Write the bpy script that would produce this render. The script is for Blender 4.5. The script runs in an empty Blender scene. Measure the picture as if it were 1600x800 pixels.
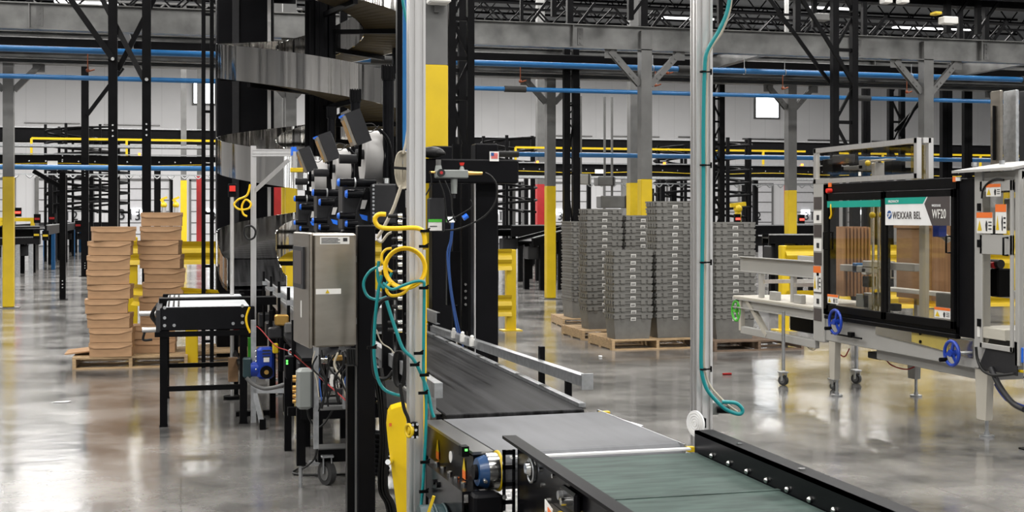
import bpy, math, random
from mathutils import Vector as V, Matrix
R = math.radians
PI = math.pi
rnd = random.Random(7)
COL = bpy.context.scene.collection
A = R(14.5); CA = math.cos(A); SA = math.sin(A); F = 2000.0; H = 1.70; HY = 340.0

# ---- pixel -> world helpers (the camera is level, 1.70 m up, turned 14.5 degrees) ----
def at_d(px, py, d):
    xc = (px-800)/F*d
    return V((xc*CA+d*SA, -xc*SA+d*CA, H-(py-HY)/F*d))
def on_y(px, py, Y):
    k = (px-800)/F
    return at_d(px, py, Y/(CA-k*SA))
def on_x(px, py, X):
    k = (px-800)/F
    return at_d(px, py, X/(k*CA+SA))
def on_z(px, py, z=0.0):
    return at_d(px, py, (H-z)*F/(py-HY))

# ---- materials ----
def mat(name, col, rough=.5, metal=0., var=.0, scale=6., bump=0., stretch=(1, 1, 1), spec=.5, coat=0., emis=0., alpha=1., trans=0., rvar=0., bdist=.02, detail=5.):
    m = bpy.data.materials.new(name); m.use_nodes = True
    nt = m.node_tree; b = nt.nodes['Principled BSDF']
    c = (*col, 1)
    b.inputs['Base Color'].default_value = c
    b.inputs['Roughness'].default_value = rough
    b.inputs['Metallic'].default_value = metal
    b.inputs['Specular IOR Level'].default_value = spec
    if coat: b.inputs['Coat Weight'].default_value = coat; b.inputs['Coat Roughness'].default_value = .08
    if trans: b.inputs['Transmission Weight'].default_value = trans
    if alpha < 1: b.inputs['Alpha'].default_value = alpha
    if emis:
        b.inputs['Emission Color'].default_value = c; b.inputs['Emission Strength'].default_value = emis
    tc = nt.nodes.new('ShaderNodeTexCoord'); mp = nt.nodes.new('ShaderNodeMapping')
    mp.inputs['Scale'].default_value = stretch
    nz = nt.nodes.new('ShaderNodeTexNoise'); nz.inputs['Scale'].default_value = scale; nz.inputs['Detail'].default_value = detail
    nt.links.new(tc.outputs['Object'], mp.inputs['Vector']); nt.links.new(mp.outputs['Vector'], nz.inputs['Vector'])
    v = max(var, .04)
    rp = nt.nodes.new('ShaderNodeValToRGB')
    rp.color_ramp.elements[0].position = .3; rp.color_ramp.elements[1].position = .7
    rp.color_ramp.elements[0].color = (*[x*(1-v) for x in col], 1)
    rp.color_ramp.elements[1].color = (*[min(1, x*(1+v)) for x in col], 1)
    nt.links.new(nz.outputs['Fac'], rp.inputs['Fac']); nt.links.new(rp.outputs['Color'], b.inputs['Base Color'])
    if rvar:
        mr = nt.nodes.new('ShaderNodeMapRange'); mr.inputs['To Min'].default_value = max(.02, rough-rvar); mr.inputs['To Max'].default_value = rough+rvar
        nt.links.new(nz.outputs['Fac'], mr.inputs['Value']); nt.links.new(mr.outputs['Result'], b.inputs['Roughness'])
    if bump:
        bp = nt.nodes.new('ShaderNodeBump'); bp.inputs['Strength'].default_value = bump; bp.inputs['Distance'].default_value = bdist
        nt.links.new(nz.outputs['Fac'], bp.inputs['Height']); nt.links.new(bp.outputs['Normal'], b.inputs['Normal'])
    return m

M = dict(
 black=mat('black_paint', (.004, .004, .0045), .42, var=.2, scale=9, spec=.06),
 blackgloss=mat('black_gloss_paint', (.004, .004, .005), .24, var=.25, scale=6, rvar=.05, spec=.12),
 blacksat=mat('black_satin', (.004, .004, .005), .45, var=.15, spec=.08),
 dark=mat('dark_grey_plastic', (.018, .018, .020), .5, var=.1, scale=30, spec=.3),
 rubber=mat('rubber', (.02, .02, .02), .7),
 greysteel=mat('grey_painted_steel', (.11, .11, .108), .45, var=.2, scale=3),
 darksteel=mat('dark_shop_primed_steel', (.13, .13, .127), .32, var=.35, scale=2.5, metal=.75, rvar=.1),
 galv=mat('galvanised_steel', (.42, .43, .44), .38, metal=.85, var=.18, scale=25),
 alu=mat('anodised_aluminium', (.62, .61, .60), .35, metal=.75, var=.05, scale=40, stretch=(1, 1, .05)),
 chrome=mat('bright_steel', (.7, .7, .68), .18, metal=1., var=.08, scale=10),
 stainless=mat('brushed_stainless', (.31, .28, .24), .3, metal=.95, var=.12, scale=5, stretch=(1, 1, 3), rvar=.06),
 band=mat('polished_stainless_band', (.80, .78, .75), .10, metal=1., var=.22, scale=4.5, detail=1.6, bump=1., bdist=.10, stretch=(1, 1, .012)),  # stretched colour noise paints in part of the vertical reflection streaks
 yellow=mat('safety_yellow', (.58, .405, .003), .42, var=.08, scale=4),
 yellowsheen=mat('bright_yellow_plastic', (.85, .58, .0), .3),
 red=mat('red_paint', (.36, .012, .015), .4, var=.1),
 brightred=mat('bright_red', (.7, .03, .02), .35),
 blue=mat('blue_pipe_paint', (.014, .13, .34), .32, var=.08),
 motorblue=mat('gearbox_blue', (.005, .035, .30), .3, var=.1),
 bearblue=mat('bearing_blue', (.012, .05, .14), .3, var=.2),
 wireblue=mat('blue_wire', (.03, .09, .30), .4),
 capblue=mat('blue_cap', (.01, .14, .72), .35),
 teal=mat('teal_cable', (.0, .20, .21), .4),
 tealsign=mat('teal_vinyl', (.0, .30, .23), .4),
 green=mat('green_plastic', (.06, .42, .03), .4),
 tealmotor=mat('dark_teal_motor', (.012, .035, .04), .45, var=.2),
 cable=mat('black_cable', (.006, .006, .006), .45, spec=.3),
 beige=mat('beige_cable', (.42, .38, .30), .5),
 redcord=mat('red_cord', (.26, .012, .012), .6, spec=.2),
 yellowcable=mat('yellow_cable', (.80, .50, .0), .4),
 white=mat('white_vinyl', (.75, .75, .75), .5),
 copper=mat('copper_brown', (.22, .06, .025), .4, metal=.5),
 orange=mat('orange_vinyl', (.72, .15, .02), .5),
 sticker=mat('sticker_white', (.7, .69, .66), .5),
 signgrey=mat('sign_dark_grey', (.055, .045, .045), .5),
 ink=mat('ink_black', (.015, .015, .018), .6),
 inkblue=mat('ink_blue', (.01, .07, .25), .5),
 brass=mat('brass', (.7, .42, .12), .3, metal=1.),
 tote=mat('grey_tote_plastic', (.135, .132, .122), .5, var=.1, scale=12),
 card=mat('brown_cardboard', (.37, .22, .115), .75, var=.10, scale=8, stretch=(1, 1, 4)),
 cardblank=mat('cardboard_blanks', (.40, .22, .11), .75, var=.18, scale=40, stretch=(1, 1, .05)),
 wood=mat('pallet_pine', (.38, .26, .14), .7, var=.3, scale=7, stretch=(1, 6, 6)),
 darkwood=mat('weathered_pallet_wood', (.13, .085, .055), .75, var=.35, scale=7, stretch=(1, 6, 6)),
 ply=mat('brown_deck_board', (.085, .062, .03), .6, var=.2, scale=4),
 beltgrey=mat('grey_belt', (.12, .123, .131), .5, spec=.10, var=.14, scale=5, stretch=(3, .4, 1), rvar=.05),
 beltgreen=mat('green_belt', (.046, .067, .060), .5, spec=.06, var=.35, scale=6, stretch=(1, 5, 1), rvar=.05),
 beltblack=mat('black_belt', (.021, .021, .022), .5, var=.9, scale=4, stretch=(7, .10, 1), rvar=.1, spec=.03),
 roller=mat('pale_roller', (.50, .52, .54), .4, metal=.1, var=.08),
 machgrey=mat('machine_grey_paint', (.33, .325, .31), .4, var=.04, scale=3),
 machbeige=mat('machine_beige_paint', (.42, .395, .34), .45, var=.04, scale=3),
 jbox=mat('junction_box_grey', (.21, .225, .215), .45, var=.05),
 olive=mat('amber_panel', (.42, .33, .08), .35, var=.1),
 reel=mat('label_reel_grey', (.40, .39, .38), .35, var=.1, scale=5),
 ledred=mat('led_red', (1, .03, .02), .5, emis=6),
 ledgreen=mat('led_green', (.1, 1, .1), .5, emis=2.5),
 ledorange=mat('led_orange', (1, .25, .02), .5, emis=4),
)

def glass_mat(name, col, rough=.03, tint=.92, spec=.5, mixf=.12):
    """thin clear sheet: transparent plus a little gloss"""
    m = bpy.data.materials.new(name); m.use_nodes = True
    nt = m.node_tree; nt.nodes.clear()
    out = nt.nodes.new('ShaderNodeOutputMaterial'); mx = nt.nodes.new('ShaderNodeMixShader')
    tr = nt.nodes.new('ShaderNodeBsdfTransparent'); gl = nt.nodes.new('ShaderNodeBsdfGlossy'); fr = nt.nodes.new('ShaderNodeLayerWeight')
    nz = nt.nodes.new('ShaderNodeTexNoise'); nz.inputs['Scale'].default_value = 3
    bp = nt.nodes.new('ShaderNodeBump'); bp.inputs['Strength'].default_value = .04
    nt.links.new(nz.outputs['Fac'], bp.inputs['Height']); nt.links.new(bp.outputs['Normal'], gl.inputs['Normal'])
    tr.inputs['Color'].default_value = (*[c*tint for c in col], 1)
    gl.inputs['Color'].default_value = (1, 1, 1, 1); gl.inputs['Roughness'].default_value = rough
    ad = nt.nodes.new('ShaderNodeMath'); ad.operation = 'ADD'; ad.inputs[1].default_value = mixf
    pw = nt.nodes.new('ShaderNodeMath'); pw.operation = 'POWER'; pw.inputs[1].default_value = 4.
    ml = nt.nodes.new('ShaderNodeMath'); ml.operation = 'MULTIPLY'; ml.inputs[1].default_value = .45
    nt.links.new(fr.outputs['Facing'], pw.inputs[0]); nt.links.new(pw.outputs[0], ml.inputs[0]); nt.links.new(ml.outputs[0], ad.inputs[0])
    nt.links.new(ad.outputs[0], mx.inputs['Fac'])
    nt.links.new(tr.outputs[0], mx.inputs[1]); nt.links.new(gl.outputs[0], mx.inputs[2]); nt.links.new(mx.outputs[0], out.inputs['Surface'])
    return m
M['glass'] = glass_mat('clear_guard_sheet', (1, .99, .96), .03, .9, mixf=.03)
M['amberglass'] = glass_mat('amber_tinted_sheet', (.93, .80, .42), .04, .85, mixf=.03)

# ---- mesh builder ----
class MB:
    def __init__(s): s.v = []; s.f = []; s.m = []; s.sm = []; s.mats = []; s.cur = 0
    def use(s, key):
        m = M[key]
        if m not in s.mats: s.mats.append(m)
        s.cur = s.mats.index(m); return s
    def _add(s, vs, fs, smooth=False):
        n = len(s.v); s.v += [V(p) for p in vs]
        for f in fs: s.f.append([n+i for i in f]); s.m.append(s.cur); s.sm.append(smooth)
        return s
    def box(s, lo, hi):
        x0, y0, z0 = lo; x1, y1, z1 = hi
        if x0 > x1: x0, x1 = x1, x0
        if y0 > y1: y0, y1 = y1, y0
        if z0 > z1: z0, z1 = z1, z0
        return s._add([(x0,y0,z0),(x1,y0,z0),(x1,y1,z0),(x0,y1,z0),(x0,y0,z1),(x1,y0,z1),(x1,y1,z1),(x0,y1,z1)],
                      [(3,2,1,0),(4,5,6,7),(0,1,5,4),(1,2,6,5),(2,3,7,6),(3,0,4,7)])
    def obox(s, c, size, mtx=None):
        c = V(c); n = len(s.v); hx, hy, hz = size[0]/2, size[1]/2, size[2]/2
        s.box((-hx,-hy,-hz), (hx,hy,hz))
        for i in range(n, len(s.v)): s.v[i] = c + ((mtx @ s.v[i]) if mtx else s.v[i])
        return s
    def cbox(s, lo, hi, b=.006):
        """box with chamfered edges"""
        x0,y0,z0 = lo; x1,y1,z1 = hi
        b = min(b, (x1-x0)/3, (y1-y0)/3, (z1-z0)/3)
        def ring(z, i): return [(x0+b+i,y0+i,z),(x1-b-i,y0+i,z),(x1-i,y0+b+i,z),(x1-i,y1-b-i,z),(x1-b-i,y1-i,z),(x0+b+i,y1-i,z),(x0+i,y1-b-i,z),(x0+i,y0+b+i,z)]
        vs = ring(z0,b)+ring(z0+b,0)+ring(z1-b,0)+ring(z1,b)
        fs = [tuple(range(7,-1,-1)), tuple(range(24,32))]
        for k in range(3):
            for i in range(8):
                j=(i+1)%8; fs.append((k*8+i,k*8+j,k*8+8+j,k*8+8+i))
        return s._add(vs, fs)
    def sweep(s, prof, p0, p1, up=(0,0,1)):
        p0 = V(p0); p1 = V(p1); ax = (p1-p0).normalized(); up = V(up)
        if abs(ax.dot(up)) > .99: up = V((0,1,0)) if abs(ax.y) < .9 else V((1,0,0))
        r = ax.cross(up).normalized(); u = r.cross(ax).normalized(); n = len(prof)
        vs = [p0+r*a+u*b for a,b in prof]+[p1+r*a+u*b for a,b in prof]
        fs = [tuple(range(n)), tuple(range(2*n-1,n-1,-1))]+[(i,n+i,n+(i+1)%n,(i+1)%n) for i in range(n)]
        return s._add(vs, fs)
    def bar(s, p0, p1, w, h=None, up=(0,0,1)):
        h = h or w
        return s.sweep([(-w/2,-h/2),(w/2,-h/2),(w/2,h/2),(-w/2,h/2)], p0, p1, up)
    def cyl(s, p0, p1, r, n=14, r2=None, cap=True):
        p0 = V(p0); p1 = V(p1); r2 = r if r2 is None else r2
        ax = (p1-p0).normalized(); up = V((0,0,1)) if abs(ax.z) < .9 else V((0,1,0))
        a = ax.cross(up).normalized(); b = a.cross(ax)
        cs = [(math.cos(2*PI*i/n), math.sin(2*PI*i/n)) for i in range(n)]
        vs = [p0+a*(r*c)+b*(r*q) for c,q in cs]+[p1+a*(r2*c)+b*(r2*q) for c,q in cs]
        s._add(vs, [(i,n+i,n+(i+1)%n,(i+1)%n) for i in range(n)], True)
        if cap:
            s._add(vs[:n], [tuple(range(n))]); s._add(vs[n:], [tuple(range(n-1,-1,-1))])
        return s
    def tube(s, pts, r, n=8, closed=False, smooth_pts=True, sub=6):
        pts = [V(p) for p in pts]
        if smooth_pts and len(pts) > 2:
            out = []; L = len(pts); rng = range(L if closed else L-1)
            for i in rng:
                if closed: q = [pts[(i+k-1)%L] for k in range(4)]
                else: q = [pts[max(i-1,0)], pts[i], pts[i+1], pts[min(i+2,L-1)]]
                for t in range(sub):
                    t /= sub
                    out.append(.5*((2*q[1])+(q[2]-q[0])*t+(2*q[0]-5*q[1]+4*q[2]-q[3])*t*t+(3*q[1]-q[0]-3*q[2]+q[3])*t**3))
            if not closed: out.append(pts[-1])
            pts = out
        L = len(pts); vs = []; nrm = None
        for i,p in enumerate(pts):
            a = pts[(i-1)%L] if (closed or i) else p; b = pts[(i+1)%L] if (closed or i < L-1) else p
            t = (b-a)
            if t.length < 1e-9: t = V((0,0,1))
            t.normalize()
            if nrm is None:
                nrm = t.cross(V((0,0,1)) if abs(t.z) < .9 else V((0,1,0))).normalized()
            nrm = (nrm - t*nrm.dot(t))
            if nrm.length < 1e-6: nrm = t.orthogonal()
            nrm.normalize()
            bn = t.cross(nrm)
            vs += [p+nrm*(r*math.cos(2*PI*k/n))+bn*(r*math.sin(2*PI*k/n)) for k in range(n)]
        fs = []
        for i in range(L if closed else L-1):
            j = (i+1)%L
            for k in range(n): fs.append((i*n+k, i*n+(k+1)%n, j*n+(k+1)%n, j*n+k))
        s._add(vs, fs, True)
        if not closed: s._add(vs[:n], [tuple(range(n-1,-1,-1))]); s._add(vs[-n:], [tuple(range(n))])
        return s
    def torus(s, c, ax, Rr, r, n=28, k=8):
        c = V(c); ax = V(ax).normalized(); a = ax.orthogonal().normalized(); b = ax.cross(a)
        return s.tube([c+a*(Rr*math.cos(2*PI*i/n))+b*(Rr*math.sin(2*PI*i/n)) for i in range(n)], r, k, closed=True, smooth_pts=False)
    def prism(s, poly, d):
        """planar 3D polygon extruded by the vector d"""
        d = V(d); n = len(poly); p = [V(q) for q in poly]
        return s._add(p+[q+d for q in p], [tuple(range(n-1,-1,-1)), tuple(range(n,2*n))]+[(i,(i+1)%n,n+(i+1)%n,n+i) for i in range(n)])
    def ball(s, c, r, nu=12, nv=8, sc=(1,1,1)):
        c = V(c); vs = []
        for j in range(nv+1):
            t = PI*j/nv
            for i in range(nu):
                p = 2*PI*i/nu; vs.append(c+V((r*sc[0]*math.sin(t)*math.cos(p), r*sc[1]*math.sin(t)*math.sin(p), r*sc[2]*math.cos(t))))
        fs = [(j*nu+i, (j+1)*nu+i, (j+1)*nu+(i+1)%nu, j*nu+(i+1)%nu) for j in range(nv) for i in range(nu)]
        return s._add(vs, fs, True)
    def build(s, name, m=None, parent=None, origin=None, label=None):
        if m is not None and not s.mats: s.mats = [M[m]]
        me = bpy.data.meshes.new(name)
        if parent is not None: o0 = V((0,0,0)); q = parent
        else: o0 = None
        if parent is not None:
            while q is not None: o0 = o0+q.location; q = q.parent
        elif origin is not None: o0 = V(origin)
        else:
            xs = [p.x for p in s.v]; ys = [p.y for p in s.v]; zs = [p.z for p in s.v]
            o0 = V(((min(xs)+max(xs))/2, (min(ys)+max(ys))/2, min(zs)))
        me.from_pydata([tuple(p-o0) for p in s.v], [], s.f)
        for mm in s.mats: me.materials.append(mm)
        for i,p in enumerate(me.polygons): p.material_index = s.m[i]; p.use_smooth = s.sm[i]
        me.validate(); me.update()
        o = bpy.data.objects.new(name, me); COL.objects.link(o)
        if parent is not None: o.parent = parent
        else: o.location = o0
        if label: o['label'] = label
        return o

def tag(o, label, cat, group=None, kind=None):
    if label: o['label'] = label
    if cat: o['category'] = cat
    if group: o['group'] = group
    if kind: o['kind'] = kind
    return o
def struct(o): o['kind'] = 'structure'; return o
def thing(name, label, cat, loc=(0,0,0), group=None):
    o = bpy.data.objects.new(name, None); COL.objects.link(o); o.location = loc; o.empty_display_size = .1
    return tag(o, label, cat, group)
def dup(root, loc, rz=0., label=None, group=None):
    r = root.copy(); COL.objects.link(r); r.location = loc; r.rotation_euler = (0,0,rz)
    if label: r['label'] = label
    if group: r['group'] = group
    for ch in list(root.children):
        c = ch.copy(); COL.objects.link(c); c.parent = r
        for g in list(ch.children):
            d = g.copy(); COL.objects.link(d); d.parent = c
    return r
def text(name, body, size, mtx, m, parent, ext=.0008, align='LEFT', sx=1.):
    cu = bpy.data.curves.new(name, 'FONT'); cu.body = body; cu.size = size; cu.extrude = ext; cu.align_x = align; cu.offset = size*.008; cu.space_character = 1.1
    cu.materials.append(M[m]); o = bpy.data.objects.new(name, cu); COL.objects.link(o)
    o0 = V((0,0,0)); q = parent
    while q is not None: o0 = o0+q.location; q = q.parent
    o.parent = parent
    mm = mtx.copy(); mm.translation = mm.translation-o0
    bpy.context.view_layer.update()
    me = bpy.data.meshes.new_from_object(o.evaluated_get(bpy.context.evaluated_depsgraph_get()))
    me.transform(Matrix.Diagonal((sx,1,1,1)))
    if not me.materials: me.materials.append(M[m])
    bpy.data.objects.remove(o); bpy.data.curves.remove(cu)
    o = bpy.data.objects.new(name, me); COL.objects.link(o); o.parent = parent
    o.matrix_local = mm
    return o
def face_mx(p):   # text readable by someone looking towards +X
    return Matrix(((0,0,-1,p[0]),(-1,0,0,p[1]),(0,1,0,p[2]),(0,0,0,1)))
def face_my(p):   # text readable by someone looking towards +Y
    return Matrix(((1,0,0,p[0]),(0,0,-1,p[1]),(0,1,0,p[2]),(0,0,0,1)))

def ibeam(w, h, tf, tw):
    return [(-w/2,-h/2),(w/2,-h/2),(w/2,-h/2+tf),(tw/2,-h/2+tf),(tw/2,h/2-tf),(w/2,h/2-tf),(w/2,h/2),(-w/2,h/2),(-w/2,h/2-tf),(-tw/2,h/2-tf),(-tw/2,-h/2+tf),(-w/2,-h/2+tf)]
def channel(w, h, t):     # opening towards +u
    return [(-w/2,-h/2),(w/2,-h/2),(w/2,-h/2+t),(-w/2+t,-h/2+t),(-w/2+t,h/2-t),(w/2,h/2-t),(w/2,h/2),(-w/2,h/2)]
def tslot(w):
    a = w/2; g = w*.10; d = w*.14; q = w*.25
    one = [(-a,-a),(-q-g,-a),(-q-g,-a+d),(-q+g,-a+d),(-q+g,-a),(q-g,-a),(q-g,-a+d),(q+g,-a+d),(q+g,-a)]
    out = []
    for k in range(4):
        c, s_ = [(1,0),(0,1),(-1,0),(0,-1)][k]
        out += [(x*c-y*s_, x*s_+y*c) for x,y in one]
    return out
ORD = ['topmost','second','third','fourth','fifth','sixth','seventh','eighth','ninth','tenth','eleventh','twelfth','thirteenth','fourteenth','fifteenth','sixteenth','seventeenth','eighteenth','nineteenth']
def ordn(i, n, what='of its stack'):
    if i == 0: return 'topmost '+what
    if i == n-1: return 'lowest '+what
    return ORD[i]+' from the top '+what
# =================== the building ===================
# floor: polished concrete
def floor_mat():
    m = bpy.data.materials.new('polished_concrete'); m.use_nodes = True
    nt = m.node_tree; b = nt.nodes['Principled BSDF']; L = nt.links
    tc = nt.nodes.new('ShaderNodeTexCoord')
    n1 = nt.nodes.new('ShaderNodeTexNoise'); n1.inputs['Scale'].default_value = .8; n1.inputs['Detail'].default_value = 9; n1.inputs['Roughness'].default_value = .68
    n2 = nt.nodes.new('ShaderNodeTexNoise'); n2.inputs['Scale'].default_value = 60; n2.inputs['Detail'].default_value = 3
    n3 = nt.nodes.new('ShaderNodeTexVoronoi'); n3.inputs['Scale'].default_value = .9; n3.feature = 'SMOOTH_F1'
    for n in (n1, n2, n3): L.new(tc.outputs['Object'], n.inputs['Vector'])
    r1 = nt.nodes.new('ShaderNodeValToRGB'); e = r1.color_ramp.elements
    e[0].position = .36; e[0].color = (.072,.071,.069,1); e[1].position = .64; e[1].color = (.28,.27,.256,1)
    L.new(n1.outputs['Fac'], r1.inputs['Fac'])
    mx = nt.nodes.new('ShaderNodeMixRGB'); mx.blend_type = 'MULTIPLY'; mx.inputs['Fac'].default_value = .35
    L.new(r1.outputs['Color'], mx.inputs['Color1']); L.new(n2.outputs['Color'], mx.inputs['Color2'])
    mg = nt.nodes.new('ShaderNodeMixRGB'); mg.blend_type = 'MIX'; mg.inputs['Fac'].default_value = .0
    br = nt.nodes.new('ShaderNodeTexBrick'); br.inputs['Scale'].default_value = 1.
    br.offset = 0; br.inputs['Brick Width'].default_value = 4.6; br.inputs['Row Height'].default_value = 4.6; br.inputs['Mortar Size'].default_value = .006
    br.inputs['Color1'].default_value = br.inputs['Color2'].default_value = (1,1,1,1); br.inputs['Mortar'].default_value = (.35,.33,.3,1)
    L.new(tc.outputs['Object'], br.inputs['Vector'])
    mj = nt.nodes.new('ShaderNodeMixRGB'); mj.blend_type = 'MULTIPLY'; mj.inputs['Fac'].default_value = .35
    L.new(mx.outputs['Color'], mj.inputs['Color1']); L.new(br.outputs['Color'], mj.inputs['Color2'])
    L.new(mj.outputs['Color'], b.inputs['Base Color'])
    mr = nt.nodes.new('ShaderNodeMapRange'); mr.inputs['From Min'].default_value = .3; mr.inputs['From Max'].default_value = .7
    mr.inputs['To Min'].default_value = .10; mr.inputs['To Max'].default_value = .22
    L.new(n1.outputs['Fac'], mr.inputs['Value']); L.new(mr.outputs['Result'], b.inputs['Roughness'])
    b.inputs['Specular IOR Level'].default_value = .75
    n4 = nt.nodes.new('ShaderNodeTexNoise'); n4.inputs['Scale'].default_value = 5.; n4.inputs['Detail'].default_value = 2
    L.new(tc.outputs['Object'], n4.inputs['Vector'])
    bp = nt.nodes.new('ShaderNodeBump'); bp.inputs['Strength'].default_value = .035; bp.inputs['Distance'].default_value = .05
    L.new(n4.outputs['Fac'], bp.inputs['Height']); L.new(bp.outputs['Normal'], b.inputs['Normal'])
    return m
M['floor'] = floor_mat()
def panel_mat(name, col, sx, dark=.82, w=.03):
    """ribbed wall panels: thin vertical joints every sx metres"""
    m = mat(name, col, .55, var=.03, scale=.4)
    nt = m.node_tree; b = nt.nodes['Principled BSDF']; L = nt.links
    src = b.inputs['Base Color'].links[0].from_socket
    tc = nt.nodes.new('ShaderNodeTexCoord'); wv = nt.nodes.new('ShaderNodeTexWave'); wv.wave_profile = 'SAW'
    wv.inputs['Scale'].default_value = 2*PI/20/sx*1.0; L.new(tc.outputs['Object'], wv.inputs['Vector'])
    gt = nt.nodes.new('ShaderNodeMath'); gt.operation = 'GREATER_THAN'; gt.inputs[1].default_value = 1-w
    L.new(wv.outputs['Fac'], gt.inputs[0])
    mx = nt.nodes.new('ShaderNodeMixRGB'); mx.inputs['Color2'].default_value = (*[c*dark for c in col],1)
    L.new(gt.outputs[0], mx.inputs['Fac']); L.new(src, mx.inputs['Color1']); L.new(mx.outputs[0], b.inputs['Base Color'])
    return m
M['wallpanel'] = panel_mat('white_insulated_wall_panels', (.72,.72,.73), 1.1, .86, .03)
M['daylight'] = mat('daylight_pane', (.93,.97,1.), .4, emis=7.)
M['doorwhite'] = mat('dock_door_white', (.66,.66,.68), .45, var=.03)
M['doorline'] = mat('door_seam_grey', (.15,.15,.15), .6)
M['deck'] = mat('roof_deck', (.18,.19,.2), .6, var=.1)
M['ledlamp'] = mat('led_tube', (1,1,1), .4, emis=1.6)

XL, XR, YB, YF, ZC = -42., 60., -26., 80., 12.5
struct(MB().box((XL,YB,-.3),(XR,YF,0)).build('floor','floor',origin=(0,0,0)))
struct(MB().box((XL,YF,0),(XR,YF+.3,ZC)).build('wall_far','wallpanel',origin=(0,YF,0)))
struct(MB().box((XL-.3,YB,0),(XL,YF,ZC)).build('wall_left','wallpanel'))
struct(MB().box((XR,YB,0),(XR+.3,YF,ZC)).build('wall_right','wallpanel'))
struct(MB().box((XL,YB-.3,0),(XR,YB,ZC)).build('wall_back','wallpanel'))
M['added_glow'] = mat('added_glow_panel', (.95,.98,1.), .5, emis=3.5)  # added glow behind the camera, for streak reflections and fill light
for i in range(9):
    xx = -34+i*10.2; dd = struct(MB().box((xx,YB+.02,.2),(xx+2.6,YB+.08,5.5)).build('window_%d' % (11+i),'added_glow')); ff = MB()  # window-named panel: unseen, added for its glow
    ff.box((xx-.9,YB+.02,0),(xx,YB+.3,6.2)); ff.box((xx+2.6,YB+.02,0),(xx+3.5,YB+.3,6.2)); ff.build('window_frame','black',dd)  # added dark side panels, alternating with the glow in reflections
c = MB().use('deck').box((XL,YB,ZC),(XR,YF,ZC+.2))
struct(c.build('ceiling'))
# roof joists that show above the mezzanine, each an open-web truss
def joist(Y, x0=-22, x1=44):
    b = MB(); z1 = ZC; z0 = ZC-.85
    b.bar((x0,Y,z1-.06),(x1,Y,z1-.06),.14,.1); b.bar((x0,Y,z0),(x1,Y,z0),.14,.1)
    x = x0
    while x < x1-.1:
        b.bar((x,Y,z0),(x+.7,Y,z1),.05); b.bar((x+.7,Y,z1),(x+1.4,Y,z0),.05); x += 1.4
    return b
nj = 0
for Y in (50,53.5,57,60.5,64,67.5,71,74.5,78):
    o = joist(Y).build('trim_%d' % (nj+1), 'greysteel' if nj % 3 == 1 else 'blacksat'); struct(o); nj += 1

# dock doors along the far wall
def dock_door(n, x0, w, z1=3.9, num=None, lit=True):
    d = MB().use('doorwhite'); d.box((x0,YF-.10,0),(x0+w,YF-.02,z1))
    o = d.build('door_%d' % n); struct(o)
    s_ = MB()
    k = 0
    while k*.68 < z1: s_.box((x0,YF-.13,k*.68),(x0+w,YF-.10,k*.68+.06)); k += 1
    for x in (x0-.12, x0+w): s_.box((x,YF-.16,0),(x+.12,YF-.02,z1+.1))
    s_.box((x0-.12,YF-.16,z1),(x0+w+.12,YF-.02,z1+.14))
    s_.build('seam_frame','doorline',parent=o)
    if lit: MB().box((x0+w*.3,YF-.15,1.95),(x0+w*.3+.62,YF-.12,2.2)).build('pane','daylight',parent=o)
    if num: text('door_number', num, .75, face_my((x0+w*.55, YF-.18, 1.55)), 'ink', o, align='CENTER')
n = 1; x = -17.
while x < 46:
    dock_door(n, x, 3.1, num={ -4:'311', 0:'312'}.get(0)); x += 4.4; n += 1
# number beside a door
p = on_y(204, 343, YF-.2)
tag(text('door_number_sign','311',.9, face_my((p.x,p.y,p.z)),'ink',None,align='CENTER'),'dark number 311 on the far wall between dock doors','sign')
# clerestory windows
def far_window(n, px0, px1, py0, py1, m='daylight', mull=()):
    a = on_y(px0,py0,YF-.02); b = on_y(px1,py1,YF-.02)
    o = MB().box((a.x,YF-.10,b.z),(b.x,YF-.03,a.z)).build('window_%d' % n, m); struct(o)
    f = MB(); t = .12
    f.box((a.x-t,YF-.16,b.z-t),(b.x+t,YF-.02,b.z)); f.box((a.x-t,YF-.16,a.z),(b.x+t,YF-.02,a.z+t))
    f.box((a.x-t,YF-.16,b.z),(a.x,YF-.02,a.z)); f.box((b.x,YF-.16,b.z),(b.x+t,YF-.02,a.z))
    f.build('window_frame','greysteel',parent=o)
far_window(1,1180,1215,151,184)
far_window(2,303,335,128,162)
# long slot vents on the wall
vn = 0
for (a,b,y) in ((38,125,191),(162,250,194),(430,480,200),(853,925,211),(955,1030,212),(1060,1120,213),(1160,1235,216),(1262,1340,218),(1362,1430,220)):
    p = on_y(a,y,YF-.05); q = on_y(b,y+3,YF-.05)
    o = MB().box((p.x,YF-.12,q.z),(q.x,YF-.01,p.z)).build('trim_%d' % (20+vn),'darksteel'); struct(o); vn += 1

# ---- lamps hung from the roof ----
def lamp(x, y, sx, sy, power, z=9.6):
    ld = bpy.data.lights.new('high_bay_light','AREA'); ld.shape = 'RECTANGLE'; ld.size = sx; ld.size_y = sy; ld.energy = power
    ld.color = (1,.975,.94)
    o = bpy.data.objects.new('high_bay_light', ld); COL.objects.link(o); o.location = (x,y,z); return o
for iy,y in enumerate((-8,-1,6,13,20,28,38,50,64)):
    for x in (-14,-5,4,13,23,34):
        lamp(x+(iy%2)*2, y, 4.5 if y < 34 else 8., 1.6 if y < 34 else 4., 620 if y < 34 else 1650, z=10.2 if y < 45 else 11.4)

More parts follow.
